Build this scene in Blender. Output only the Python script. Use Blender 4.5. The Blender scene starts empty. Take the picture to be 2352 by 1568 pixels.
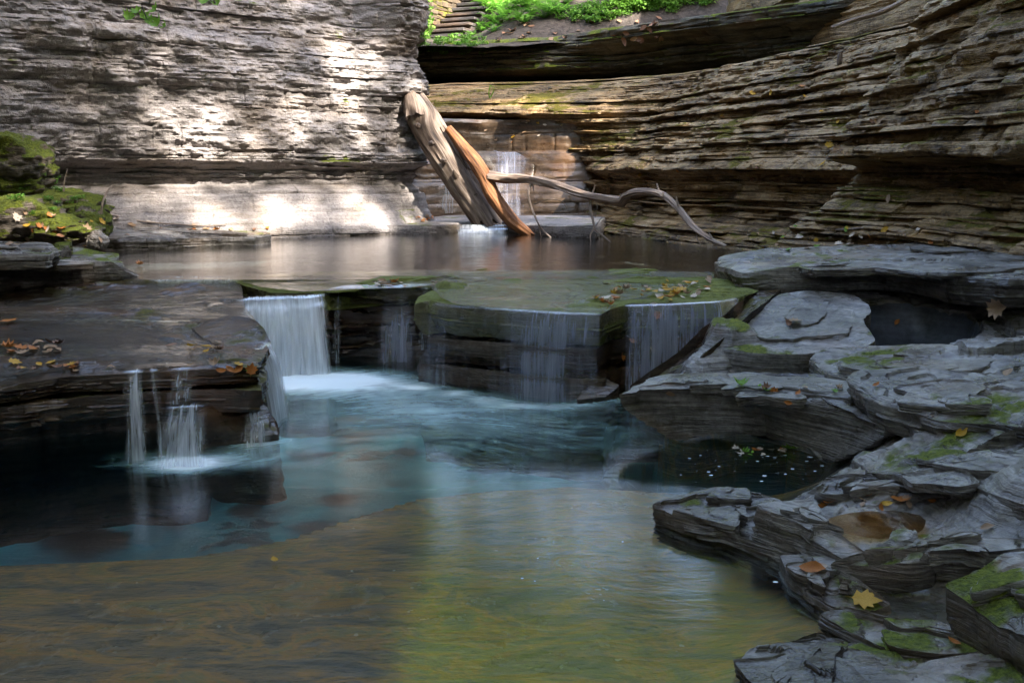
import bpy, math, random
import numpy as np
from mathutils import Vector, Matrix
random.seed(7); R = np.random.RandomState(7)
scn = bpy.context.scene; COL = scn.collection

# ---------------------------------------------------------------- camera, sky, sun, exposure
CAMZ = 1.5; F = 2287.0; HOR = 390.0            # photograph measured at 2352 x 1568
TH = math.atan((784 - HOR) / F)
cam = bpy.data.cameras.new('camera'); camo = bpy.data.objects.new('camera', cam); COL.objects.link(camo)
cam.lens = 35.0; cam.sensor_width = 36.0; cam.clip_end = 500; cam.clip_start = .05
camo.location = (0, 0, CAMZ); camo.rotation_euler = (math.pi / 2 - TH, 0, 0)
scn.camera = camo
SUN = Vector((.52, -.52, .68)).normalized()
world = bpy.data.worlds.new('World'); scn.world = world; world.use_nodes = True
wn = world.node_tree.nodes; wl = world.node_tree.links
sky = wn.new('ShaderNodeTexSky'); sky.sky_type = 'NISHITA'; sky.sun_disc = False; sky.dust_density = 3.5; sky.ozone_density = .5
sky.sun_elevation = math.asin(SUN.z); sky.sun_rotation = math.atan2(SUN.x, SUN.y)
wn['Background'].inputs['Strength'].default_value = .15
wl.new(sky.outputs[0], wn['Background'].inputs['Color'])
sl = bpy.data.lights.new('sun', 'SUN'); slo = bpy.data.objects.new('sun', sl); COL.objects.link(slo)
sl.energy = 2.7; sl.angle = math.radians(.8); sl.color = (1, .92, .82)
slo.rotation_euler = SUN.to_track_quat('Z', 'Y').to_euler(); slo.location = (6, -6, 20)
vs = scn.view_settings; vs.view_transform = 'Standard'; vs.look = 'None'; vs.gamma = 1.0; vs.use_curve_mapping = False
vs.exposure = 3.4
cy = scn.cycles
scn.render.engine = 'CYCLES'
cy.use_denoising = True; cy.max_bounces = 5; cy.diffuse_bounces = 2; cy.glossy_bounces = 3
cy.transmission_bounces = 4; cy.transparent_max_bounces = 24; cy.volume_bounces = 0
cy.sample_clamp_indirect = 4.0; cy.caustics_reflective = False; cy.caustics_refractive = False
try: cy.denoiser = 'OPENIMAGEDENOISE'
except Exception: pass

# ---------------------------------------------------------------- pixel -> place
CT, ST = math.cos(TH), math.sin(TH)
def ray(x, y):
    v = (784 - y) / F
    return np.array([(x - 1176) / F, CT + v * ST, v * CT - ST])
def W(x, y, z):                                  # on the level z
    d = ray(x, y); t = (z - CAMZ) / d[2]; return np.array([d[0] * t, d[1] * t, z])
def D(x, y, dist):                               # at the distance dist down the gorge
    d = ray(x, y); t = dist / d[1]; return np.array([0, 0, CAMZ]) + d * t

# ---------------------------------------------------------------- numpy noise
def _h(ix, iy, iz, s):
    n = (ix * 374761393 + iy * 668265263 + iz * 2147483647 + s * 1274126177) & 0xffffffff
    n = ((n ^ (n >> 13)) * 1274126177) & 0xffffffff
    n = ((n ^ (n >> 16)) * 2246822519) & 0xffffffff
    return ((n ^ (n >> 15)) & 0xffffff) / float(0xffffff)
def vn(x, y=0., z=0., s=0):
    x, y, z = np.broadcast_arrays(np.asarray(x, float), np.asarray(y, float), np.asarray(z, float))
    fx, fy, fz = np.floor(x), np.floor(y), np.floor(z)
    ix, iy, iz = fx.astype(np.int64), fy.astype(np.int64), fz.astype(np.int64)
    u, v, w = x - fx, y - fy, z - fz
    u = u * u * (3 - 2 * u); v = v * v * (3 - 2 * v); w = w * w * (3 - 2 * w)
    def L(a, b, t): return a + (b - a) * t
    return L(L(L(_h(ix, iy, iz, s), _h(ix + 1, iy, iz, s), u), L(_h(ix, iy + 1, iz, s), _h(ix + 1, iy + 1, iz, s), u), v),
             L(L(_h(ix, iy, iz + 1, s), _h(ix + 1, iy, iz + 1, s), u), L(_h(ix, iy + 1, iz + 1, s), _h(ix + 1, iy + 1, iz + 1, s), u), v), w) * 2 - 1
def fbm(x, y=0., z=0., s=0, o=4, g=.5):
    a = 1.; t = 0.; r = 0.
    for i in range(o):
        r = r + a * vn(np.asarray(x) * 2 ** i, np.asarray(y) * 2 ** i, np.asarray(z) * 2 ** i, s + i * 31); t += a; a *= g
    return r / t

# ---------------------------------------------------------------- mesh helpers
def mk(name, V, Fs, mat, parent=None, smooth=True, sharp=None, attrs=None, uv=None):
    V = np.asarray(V, np.float32).reshape(-1, 3)
    me = bpy.data.meshes.new(name)
    if isinstance(Fs, np.ndarray):
        n, k = Fs.shape
        me.vertices.add(len(V)); me.vertices.foreach_set('co', V.ravel())
        me.loops.add(n * k); me.loops.foreach_set('vertex_index', Fs.astype(np.int32).ravel())
        me.polygons.add(n); me.polygons.foreach_set('loop_start', np.arange(0, n * k, k, dtype=np.int32))
        me.polygons.foreach_set('loop_total', np.full(n, k, np.int32))
        me.update(calc_edges=True); me.validate()
    else:
        me.from_pydata(V.tolist(), [], Fs); me.update()
    if smooth and len(me.polygons):
        me.polygons.foreach_set('use_smooth', np.ones(len(me.polygons), bool))
        if sharp: me.set_sharp_from_angle(angle=math.radians(sharp))
    for k, v in (attrs or {}).items():
        a = me.attributes.new(k, 'FLOAT', 'POINT'); a.data.foreach_set('value', np.asarray(v, np.float32).ravel())
    if uv is not None:
        l = me.uv_layers.new(name='UVMap'); vi = np.empty(len(me.loops), np.int32); me.loops.foreach_get('vertex_index', vi)
        l.data.foreach_set('uv', np.asarray(uv, np.float32)[vi].ravel())
    me.materials.append(mat)
    o = bpy.data.objects.new(name, me); COL.objects.link(o)
    if parent: o.parent = parent; o.matrix_parent_inverse = parent.matrix_world.inverted()
    return o
def gridf(nr, nc, closed=False, flip=False):
    i = np.arange(nr - 1)[:, None]; m = nc if closed else nc - 1; j = np.arange(m)[None, :]; j2 = (j + 1) % nc
    a = np.stack([i * nc + j, i * nc + j2, (i + 1) * nc + j2, (i + 1) * nc + j], -1).reshape(-1, 4)
    return a[:, ::-1] if flip else a
def tag(o, label=None, cat=None, group=None, kind=None):
    if label: o['label'] = label
    if cat: o['category'] = cat
    if group: o['group'] = group
    if kind: o['kind'] = kind
    return o
def empty(name, loc, label=None, cat=None, group=None):
    o = bpy.data.objects.new(name, None); COL.objects.link(o); o.location = tuple(loc); o.empty_display_size = .1
    bpy.context.view_layer.update()
    return tag(o, label, cat, group)

# ---------------------------------------------------------------- materials
class NT:
    def __init__(s, name):
        s.m = bpy.data.materials.new(name); s.m.use_nodes = True; s.t = s.m.node_tree; s.t.nodes.clear()
        s.out = s.n('ShaderNodeOutputMaterial')
    def n(s, ty, **kw):
        x = s.t.nodes.new(ty)
        for k, v in kw.items():
            if k.startswith('i_'):
                k = k[2:]; k = int(k) if k.isdigit() else k.replace('_', ' ')
                s.put(x.inputs[k], v)
            else: setattr(x, k, v)
        return x
    def put(s, sock, v):
        if isinstance(v, bpy.types.NodeSocket): s.t.links.new(v, sock)
        elif isinstance(v, bpy.types.Node): s.t.links.new(v.outputs[0], sock)
        else: sock.default_value = v
    def math(s, op, a, b=0., clamp=False):
        x = s.n('ShaderNodeMath', operation=op, use_clamp=clamp); s.put(x.inputs[0], a); s.put(x.inputs[1], b); return x.outputs[0]
    def mix(s, f, a, b):
        x = s.n('ShaderNodeMix', data_type='RGBA'); s.put(x.inputs[0], f); s.put(x.inputs[6], a); s.put(x.inputs[7], b); return x.outputs[2]
    def ramp(s, f, st, mode='LINEAR'):
        x = s.n('ShaderNodeValToRGB'); s.put(x.inputs[0], f); cr = x.color_ramp; cr.interpolation = mode
        while len(cr.elements) < len(st): cr.elements.new(.5)
        for e, (p, c) in zip(cr.elements, st):
            e.position = p; e.color = (c, c, c, 1) if isinstance(c, (int, float)) else (*c, 1)
        return x.outputs[0]
    def noise(s, vec, scale, detail=4., rough=.55, dist=0.):
        x = s.n('ShaderNodeTexNoise'); s.put(x.inputs['Vector'], vec); x.inputs['Scale'].default_value = scale
        x.inputs['Detail'].default_value = detail; x.inputs['Roughness'].default_value = rough; x.inputs['Distortion'].default_value = dist
        return x.outputs['Fac']
    def mapv(s, vec, sc, loc=(0, 0, 0), rot=(0, 0, 0)):
        x = s.n('ShaderNodeMapping'); s.put(x.inputs[0], vec); x.inputs['Scale'].default_value = sc
        x.inputs['Location'].default_value = loc; x.inputs['Rotation'].default_value = rot; return x.outputs[0]
def rock_mat(name, cols, moss=0., moss_lo=(.03, .045, .008), moss_hi=(.16, .19, .015), rough=(.45, .8), lam=38., bump=.7, wet=0.,
             wetz=None, stain=(.16, .085, .035), stain_amt=.35, crack=.5, moss_nz=.25, algae=False, wetn=0., crumb=0., spec=.28, con=2.1):
    t = NT(name); g = t.n('ShaderNodeNewGeometry'); pos = g.outputs['Position']
    warp = t.noise(pos, .7, 2.)
    sep = t.n('ShaderNodeSeparateXYZ', i_0=pos)
    zz = t.math('ADD', sep.outputs[2], t.math('MULTIPLY', warp, .12))
    pv = t.n('ShaderNodeCombineXYZ', i_0=sep.outputs[0], i_1=sep.outputs[1], i_2=zz).outputs[0]
    l1 = t.noise(t.mapv(pv, (1.3, 1.3, lam)), 1., 4., .6)
    l2 = t.noise(t.mapv(pv, (6., 6., lam * 2.2), (3, 1, 5)), 1., 3., .6)
    fine = t.noise(pos, 26., 6., .65)
    big = t.noise(pos, .9, 4., .6)
    mid = t.noise(t.mapv(pv, (1, 1, 2.5)), 4., 4., .6)
    v = t.math('ADD', t.math('MULTIPLY', l1, .45), t.math('MULTIPLY', fine, .3))
    v = t.math('ADD', v, t.math('MULTIPLY', big, .35)); v = t.math('ADD', v, t.math('MULTIPLY', mid, .25))
    v = t.math('ADD', t.math('MULTIPLY', t.math('SUBTRACT', v, .675), con), .5)
    col = t.ramp(v, cols)
    st = t.ramp(t.noise(t.mapv(pv, (.8, .8, 2.)), 1.3, 5., .65), [(.5, 0.), (.68, 1.)])
    col = t.mix(t.math('MULTIPLY', st, stain_amt), col, (*stain, 1))
    # cracks between flakes
    vo = t.n('ShaderNodeTexVoronoi', feature='DISTANCE_TO_EDGE'); t.put(vo.inputs['Vector'], t.mapv(pv, (2.5, 2.5, 16.)))
    vo.inputs['Scale'].default_value = 2.2
    ck = t.ramp(vo.outputs['Distance'], [(0., 0.), (.07, 1.)])
    gz = t.math('ABSOLUTE', t.n('ShaderNodeSeparateXYZ', i_0=g.outputs['True Normal']).outputs[2])
    sd = t.ramp(gz, [(.6, 1.), (.93, .12)])
    h = t.math('MULTIPLY', t.math('ADD', t.math('MULTIPLY', l1, .9), t.math('MULTIPLY', l2, .45)), sd)
    h = t.math('ADD', h, t.math('MULTIPLY', t.noise(t.mapv(pos, (2.2, 7., 7.), (1, 2, 3), (0, 0, .25)), 3.2, 5., .65), .5))
    h = t.math('ADD', h, t.math('MULTIPLY', fine, .4)); h = t.math('ADD', h, t.math('MULTIPLY', ck, crack * .6))
    if crumb:                                    # crumbling flakes
        v2 = t.n('ShaderNodeTexVoronoi', feature='F1'); t.put(v2.inputs['Vector'], t.mapv(t.n('ShaderNodeVectorMath', operation='ADD', i_0=pv, i_1=t.n('ShaderNodeTexNoise', i_Vector=pos, i_Scale=6.).outputs['Color']).outputs[0], (7., 7., 17.))); v2.inputs['Scale'].default_value = 1.6
        h = t.math('ADD', h, t.math('MULTIPLY', v2.outputs['Distance'], -crumb)); col = t.mix(t.ramp(v2.outputs['Distance'], [(.6, 0.), (1., .5)]), col, (.02, .017, .014, 1))
    rg = t.ramp(t.noise(pos, 3.1, 4., .6), [(.3, rough[0]), (.7, rough[1])])
    if wetn:                                     # damp patches
        wp = t.ramp(t.noise(t.mapv(pos, (1., 1.6, 1.), (5, 3, 2)), 1.7, 5., .6), [(.52, 0.), (.62, wetn)])
        col = t.mix(wp, col, t.mix(.6, col, (.03, .02, .012, 1)))
        r9 = t.n('ShaderNodeMix', data_type='FLOAT'); t.put(r9.inputs[0], wp); t.put(r9.inputs[2], rg); r9.inputs[3].default_value = .1; rg = r9.outputs[0]
    if wet or wetz is not None:
        if wetz is not None:
            wz = t.math('ADD', t.math('MULTIPLY', t.math('SUBTRACT', wetz, sep.outputs[2]), 9.), t.math('MULTIPLY', t.math('SUBTRACT', mid, .5), 4.), True)
            wf = t.math('MAXIMUM', wz, wet) if wet else wz
        else: wf = wet
        col = t.mix(wf, col, t.mix(.62, col, (.012, .009, .007, 1)))
        rg2 = t.n('ShaderNodeMix', data_type='FLOAT'); t.put(rg2.inputs[0], wf); t.put(rg2.inputs[2], rg); rg2.inputs[3].default_value = .16; rg = rg2.outputs[0]
    if moss:
        nz = t.n('ShaderNodeSeparateXYZ', i_0=g.outputs['Normal']).outputs[2]
        mf = t.math('ADD', t.noise(t.mapv(pos, (1, 1, 1.6)), 1.1, 5., .62), t.math('MULTIPLY', t.noise(pos, 7., 4.), .35))
        mf = t.math('ADD', mf, t.math('MULTIPLY', t.math('SUBTRACT', nz, moss_nz), .16))
        lo = 1.02 - moss * .55
        mf = t.ramp(mf, [(min(lo, .97), 0.), (min(lo + .06, .99), 1.)])
        mc = t.ramp(t.noise(pos, 45., 4., .7), [(.3, moss_lo), (.7, moss_hi)])
        col = t.mix(mf, col, mc); rg3 = t.n('ShaderNodeMix', data_type='FLOAT'); t.put(rg3.inputs[0], mf); t.put(rg3.inputs[2], rg); rg3.inputs[3].default_value = .95; rg = rg3.outputs[0]
        h = t.math('ADD', h, t.math('MULTIPLY', mf, t.math('MULTIPLY', t.noise(pos, 70., 3., .7), 1.2)))
    if algae:                                    # brown growth on the drowned shelf, pale silt in the deep
        an = t.noise(t.mapv(pos, (1.2, 2.6, 1.), (0, 0, 0), (0, 0, .35)), 1.9, 6., .66, .9)
        xo = t.math('ADD', an, t.math('MULTIPLY', t.math('ADD', sep.outputs[0], .4), .02))
        ac = t.ramp(xo, [(.34, (.09, .055, .025)), (.44, (.23, .115, .035)), (.51, (.46, .175, .015)), (.56, (.28, .16, .025)), (.64, (.16, .1, .045))])
        ac = t.mix(t.math('MULTIPLY', fine, .6), ac, (.11, .1, .075, 1))
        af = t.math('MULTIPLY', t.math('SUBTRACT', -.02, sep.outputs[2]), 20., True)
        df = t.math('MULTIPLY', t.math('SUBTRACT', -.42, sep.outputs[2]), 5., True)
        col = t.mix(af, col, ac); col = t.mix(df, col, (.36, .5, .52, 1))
    b = t.n('ShaderNodeBump', i_Strength=bump, i_Distance=.025, i_Height=h)
    p = t.n('ShaderNodeBsdfPrincipled', i_Base_Color=col, i_Roughness=rg, i_Normal=b); p.inputs['Specular IOR Level'].default_value = spec
    t.put(t.out.inputs[0], p); return t.m
def plain(name, a, b, scale=20., rough=.8, bump=.4, vec=(1, 1, 1), trans=0., spec=.3, dist=.01):
    t = NT(name); co = t.n('ShaderNodeTexCoord').outputs['Object']; f = t.noise(t.mapv(co, vec), scale, 5., .65)
    c = t.ramp(f, [(.3, a), (.7, b)]); bp = t.n('ShaderNodeBump', i_Strength=bump, i_Distance=dist, i_Height=f)
    p = t.n('ShaderNodeBsdfPrincipled', i_Base_Color=c, i_Roughness=rough, i_Normal=bp); p.inputs['Specular IOR Level'].default_value = spec
    if trans:
        tr = t.n('ShaderNodeBsdfTranslucent', i_Color=c); mx = t.n('ShaderNodeMixShader', i_0=trans, i_1=p, i_2=tr); p = mx
    t.put(t.out.inputs[0], p); return t.m
def water_mat(name, rip=(1.2, 5., 1.), scale=2.2, strength=.25, rough=.06, tint=(.75, .86, .82), absorb=None, dens=1., foam=False, refl=1.5):
    t = NT(name); pos = t.n('ShaderNodeNewGeometry').outputs['Position']
    h = t.noise(t.mapv(pos, rip), scale, 5., .6, .6)
    h = t.math('ADD', h, t.math('MULTIPLY', t.noise(t.mapv(pos, (rip[0] * 3, rip[1] * 3, 1)), scale * 2.5, 3., .6, .5), .35))
    b = t.n('ShaderNodeBump', i_Strength=strength, i_Distance=.05, i_Height=h)
    fr = t.n('ShaderNodeFresnel', i_IOR=1.33, i_Normal=b)
    tr = t.n('ShaderNodeBsdfTransparent', i_Color=(*tint, 1)); gl = t.n('ShaderNodeBsdfGlossy', i_Roughness=rough, i_Normal=b)
    mx = t.n('ShaderNodeMixShader', i_0=t.math('MULTIPLY', fr, refl, True), i_1=tr, i_2=gl)
    if foam:
        a = t.n('ShaderNodeAttribute', attribute_name='foam').outputs['Fac']
        fv = t.n('ShaderNodeAttribute', attribute_name='fu').outputs['Fac']; fw = t.n('ShaderNodeAttribute', attribute_name='fw').outputs['Fac']
        cv = t.n('ShaderNodeCombineXYZ', i_0=fv, i_1=fw).outputs[0]
        f1 = t.noise(t.mapv(cv, (2.2, 9., 1.)), 1.6, 6., .66, 1.1)
        f2 = t.noise(pos, 5., 4., .6, .8)
        m = t.math('ADD', a, t.math('ADD', t.math('MULTIPLY', t.math('SUBTRACT', f1, .5), .95), t.math('MULTIPLY', t.math('SUBTRACT', f2, .5), .7)))
        m = t.ramp(m, [(.12, 0.), (.4, .26), (.75, .62), (1., 1.)]); m = t.math('MULTIPLY', m, t.math('MULTIPLY', a, 5., True))
        wd = t.n('ShaderNodeBsdfPrincipled', i_Base_Color=t.ramp(a, [(.15, (.2, .42, .38)), (.6, (.5, .7, .7)), (1., (.8, .89, .9))]), i_Roughness=.6)
        mx = t.n('ShaderNodeMixShader', i_0=t.math('MULTIPLY', m, .85), i_1=mx, i_2=wd)
    t.put(t.out.inputs[0], mx)
    if absorb:
        va = t.n('ShaderNodeVolumeAbsorption', i_Color=(*absorb, 1), i_Density=dens); t.put(t.out.inputs[1], va)
    return t.m
def fall_mat(name, dens=.5, fine=70., tint=(.86, .92, .97), gain=2.2, cap=.85):
    t = NT(name); uv = t.n('ShaderNodeUVMap').outputs[0]
    n1 = t.noise(t.mapv(uv, (fine, 2.2, 1)), 1., 6., .68, .35); n2 = t.noise(t.mapv(uv, (fine * .16, .8, 1), (4, 2, 0)), 1., 4., .6, .3)
    d = t.n('ShaderNodeAttribute', attribute_name='dens').outputs['Fac']
    a = t.math('ADD', t.math('ADD', t.math('MULTIPLY', t.math('SUBTRACT', n1, .5), gain), t.math('MULTIPLY', t.math('SUBTRACT', n2, .5), gain * .8)), t.math('MULTIPLY', d, dens), True)
    a = t.math('MULTIPLY', a, t.math('MULTIPLY', d, 4., True), True)
    b = t.n('ShaderNodeBump', i_Strength=.5, i_Distance=.01, i_Height=n1)
    df = t.n('ShaderNodeBsdfPrincipled', i_Base_Color=(*tint, 1), i_Roughness=.3, i_Normal=b)
    tl = t.n('ShaderNodeBsdfTranslucent', i_Color=(*tint, 1)); m1 = t.n('ShaderNodeMixShader', i_0=.35, i_1=df, i_2=tl)
    gl = t.n('ShaderNodeBsdfGlossy', i_Roughness=.12, i_Normal=b); tr = t.n('ShaderNodeBsdfTransparent')
    fr = t.n('ShaderNodeFresnel', i_IOR=1.33, i_Normal=b)
    m0 = t.n('ShaderNodeMixShader', i_0=t.math('MULTIPLY', fr, t.math('MULTIPLY', d, .7, True)), i_1=tr, i_2=gl)
    m2 = t.n('ShaderNodeMixShader', i_0=t.math('MULTIPLY', a, cap), i_1=m0, i_2=m1); t.put(t.out.inputs[0], m2); return t.m

G = lambda *c: c
M = {}
M['cliff'] = rock_mat('pale_shale', [(.15, (.06, .05, .045)), (.4, (.19, .17, .158)), (.6, (.31, .28, .268)), (.9, (.44, .405, .395))], moss=.2, rough=(.6, .9), lam=30., bump=.8, crumb=.5, con=1.5, stain=(.2, .14, .08), stain_amt=.4, wetz=.72)
M['slope'] = rock_mat('dark_laminated_shale', [(.16, (.014, .008, .003)), (.38, (.12, .075, .034)), (.58, (.34, .225, .11)), (.86, (.58, .44, .27))], moss=.38, moss_lo=(.04, .036, .006), moss_hi=(.2, .165, .015), rough=(.3, .7), lam=44., bump=1., crumb=.5, wetn=.5, stain=(.3, .165, .045), stain_amt=.6, wetz=.72)
M['far'] = rock_mat('mossy_dark_shale', [(.22, (.012, .011, .008)), (.45, (.05, .045, .032)), (.85, (.15, .135, .1))], moss=.48, rough=(.6, .9), lam=24., bump=.9)
M['slate'] = rock_mat('blue_grey_slate', [(.15, (.016, .013, .01)), (.4, (.088, .079, .068)), (.6, (.2, .185, .168)), (.88, (.38, .36, .335))], moss=.29, rough=(.2, .55), lam=52., bump=.75, wetn=1., stain=(.15, .085, .035), stain_amt=.55, crack=.22, wetz=.04, spec=.45)
M['wet'] = rock_mat('wet_brown_rock', spec=.5, cols=[(.2, (.01, .007, .005)), (.45, (.045, .03, .02)), (.7, (.1, .07, .045)), (.9, (.17, .13, .09))], moss=.34, moss_lo=(.02, .022, .004), moss_hi=(.1, .09, .01), rough=(.2, .45), lam=30., bump=.5, wet=.6, stain=(.16, .06, .02), stain_amt=.5, crack=.3)
M['basin'] = rock_mat('warm_polished_rock', spec=.5, cols=[(.2, (.02, .013, .008)), (.45, (.075, .048, .028)), (.7, (.15, .1, .06)), (.9, (.24, .18, .13))], moss=.2, rough=(.25, .5), lam=14., bump=.4, wet=.25, stain=(.2, .09, .03), stain_amt=.5, crack=.2)
M['mossrock'] = rock_mat('moss_covered_rock', [(.22, (.03, .025, .02)), (.5, (.11, .09, .07)), (.85, (.22, .19, .16))], moss=.72, moss_lo=(.02, .03, .003), moss_hi=(.14, .16, .012), rough=(.6, .9), lam=20., bump=.9, moss_nz=.1)
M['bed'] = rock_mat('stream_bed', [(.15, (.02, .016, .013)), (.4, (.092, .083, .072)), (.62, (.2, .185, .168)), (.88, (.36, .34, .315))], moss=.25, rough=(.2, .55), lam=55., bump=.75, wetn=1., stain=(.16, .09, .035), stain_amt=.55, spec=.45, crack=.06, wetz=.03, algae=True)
M['wetgreen'] = rock_mat('algae_covered_rock', spec=.5, cols=[(.22, (.03, .025, .012)), (.5, (.09, .08, .035)), (.85, (.16, .15, .07))], moss=.66, moss_lo=(.05, .055, .008), moss_hi=(.15, .17, .03), rough=(.2, .45), lam=30., bump=.5, wet=.3, stain=(.16, .06, .02), stain_amt=.2, crack=.3)
M['pot'] = rock_mat('dark_polished_slate', [(.2, (.012, .013, .016)), (.5, (.04, .044, .052)), (.85, (.1, .105, .12))], rough=(.25, .45), lam=12., bump=.25, stain_amt=.1, crack=.05)

M['water'] = water_mat('pool_water', rip=(1., 3.2, 1.), scale=2.6, strength=.05, rough=.13, refl=1.55, tint=(.93, .97, .95), absorb=(.1, .6, .68), dens=.8, foam=True)
M['upwater'] = water_mat('upper_pool_water', rip=(.8, 3.5, 1.), scale=2., strength=.1, rough=.06, tint=(.8, .72, .58))
M['puddle'] = water_mat('puddle_water', rip=(1, 1, 1), scale=2., strength=.02, rough=.03, tint=(.8, .55, .3), refl=.6)
M['film'] = water_mat('thin_running_water', rip=(1.1, 3.0, 1.), scale=3.2, strength=.5, rough=.06, tint=(.86, .84, .7))
M['fall'] = fall_mat('falling_water', .6, 45., gain=1.3, cap=.95)
M['veil'] = fall_mat('thin_water_veil', .55, 55., tint=(.66, .71, .9), gain=1.35, cap=.7)
M['spray'] = fall_mat('thin_streams', .42, 70., gain=1.5, cap=.9)

# ---------------------------------------------------------------- layered rock
def resample(pts, ds, closed=False):
    P = np.asarray(pts, float)
    if closed: P = np.vstack([P, P[:1]])
    L = np.r_[0, np.cumsum(np.linalg.norm(np.diff(P[:, :2], axis=0), axis=1))]
    n = max(8, int(L[-1] / ds)) if np.isscalar(ds) else None
    s = np.linspace(0, L[-1], n + (0 if closed else 1), endpoint=not closed) if n else ds(L[-1])
    return np.stack([np.interp(s, L, P[:, k]) for k in range(P.shape[1])], 1), s, L
def smooth1(P, k, closed=False):
    for _ in range(k):
        if closed: P = (np.roll(P, 1, 0) + 2 * P + np.roll(P, -1, 0)) / 4
        else: P = np.vstack([P[:1], (P[:-2] + 2 * P[1:-1] + P[2:]) / 4, P[-1:]])
    return P
def strata(name, label, cat, path, tab_u, tab_z, tab, beds, mat, uvis, ds_fine, ds_coarse, seed, amp=1., tread=.5, warp=.05, lamstep=.016, side=1, joint_amt=.05, blk_amt=.045, crumb=.0, bedj=.03, dip=None):
    """wall of stacked beds; every bed is a rock_layer of its own. tab[u][z] = reach towards the gorge from the path"""
    P0, s0, _ = resample(path, .05); P0 = smooth1(P0, 14)
    s = [0.]
    while s[-1] < s0[-1]:
        s.append(s[-1] + (ds_fine if uvis[0] <= s[-1] <= uvis[1] else ds_coarse))
    s = np.minimum(np.array(s), s0[-1]); nu = len(s)
    B = np.stack([np.interp(s, s0, P0[:, k]) for k in (0, 1)], 1)
    T = np.gradient(smooth1(np.stack([np.interp(s, s0, P0[:, k]) for k in (0, 1)], 1), 6), axis=0); T /= np.linalg.norm(T, axis=1)[:, None] + 1e-9
    N = np.stack([T[:, 1], -T[:, 0]], 1) * side
    tz = np.asarray(tab_z, float)
    TU = np.stack([np.interp(s, tab_u, np.asarray(tab)[:, k]) for k in range(len(tz))], 1)      # nu x nz
    def reach(z):                                  # z: nu array
        k = np.clip(np.searchsorted(tz, z) - 1, 0, len(tz) - 2); f = np.clip((z - tz[k]) / (tz[k + 1] - tz[k]), 0, 1)
        i = np.arange(nu); return TU[i, k] * (1 - f) + TU[i, k + 1] * f
    wz = warp * fbm(s * .35, seed, 0, seed, 3)
    dpz = (lambda z: 0.) if dip is None else (lambda z: np.interp(s, dip[0], dip[1]) * min(1., max(0., (z - 1.66) / 1.1)))
    root = empty(name, (B[nu // 2, 0], B[nu // 2, 1], beds[0]), label, cat)
    for k in range(len(beds) - 1):
        z0, z1 = beds[k], beds[k + 1]; h = z1 - z0
        vis = z0 < 4.2
        bed = amp * (.075 * fbm(s * .55, k * 3.7, 0, seed + 1, 3) + .03 * vn(s * 2.3, k * 5.1, 0, seed + 2)) + amp * bedj * (random.random() - .5)
        lk = random.choice((.2, .45, .8, 1.2, 1.5)); jl = .25 + random.random() * .9; jit = s + .15 * vn(s * 1.3, k, 0, seed + 5)
        cell = np.floor(jit / jl); blk = _h(cell.astype(np.int64), np.full(nu, k, np.int64), np.zeros(nu, np.int64), seed + 3) - .5
        fr = jit / jl - cell; joint = np.exp(-((np.minimum(fr, 1 - fr) * jl) / .012) ** 2)
        bed = bed + amp * blk_amt * blk - amp * joint_amt * joint * (vn(s * .8, k * 9., 0, seed + 8) > -.1)
        nz = max(3, int(round(h / lamstep)) + 1) if vis else 3
        rows = []
        zt = z1 + wz + dpz(z1); o_next = reach(z1 + wz * 0 + .01)
        rt = reach(np.full(nu, z1)) + bed
        nt = 4 if vis else 2
        for q in range(nt, 0, -1):                 # tread running back under the bed above
            back = tread * (q / nt) ** 1.6 + .012
            o = rt - back
            rows.append((o, zt - .004 + .012 * amp * fbm(s * 5, o * 5, k, seed + 9, 3) * (q < nt)))
        for q in range(nz):
            f = q / (nz - 1); z = z1 - h * f
            o = reach(np.full(nu, z)) + bed
            o = o + lk * amp * (.016 * (random.random() - .5) + .03 * vn(s * 2.7, z * 55, 0, seed + 11) + .022 * fbm(s * 9, z * 30, 0, seed + 12, 3))
            if crumb: o = o + crumb * np.clip((z - 1.0) / .7, .12, 1) * fbm(s * 3.2, z * 7., 0, seed + 17, 5, .62)
            o = o - .03 * amp * (abs(f - .5) * 2) ** 4 * min(1, h / .1)
            rows.append((o, z + wz + dpz(z) + (.006 * vn(s * 6, z * 9, 0, seed + 13) if 0 < q < nz - 1 else 0)))
        rows.append((rows[-1][0] - .3, z0 + wz + dpz(z0) - .002))
        V = np.stack([np.stack([B[:, 0] + N[:, 0] * o, B[:, 1] + N[:, 1] * o, zz + 0 * s], 1) for o, zz in rows])
        mk('rock_layer', V, gridf(len(rows), nu, flip=(side < 0)), mat if (z0 < 4.6 or mat is not M['cliff']) else M['far'], root, sharp=48)  # cliff beds above view coloured dark to dim their reflection in the pool
    return root
def beds_list(z0, z1, lo, hi, seed):
    r = random.Random(seed); z = [z0]
    while z[-1] < z1: z.append(z[-1] + lo + (hi - lo) * r.random() ** 1.8)
    return z
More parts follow.
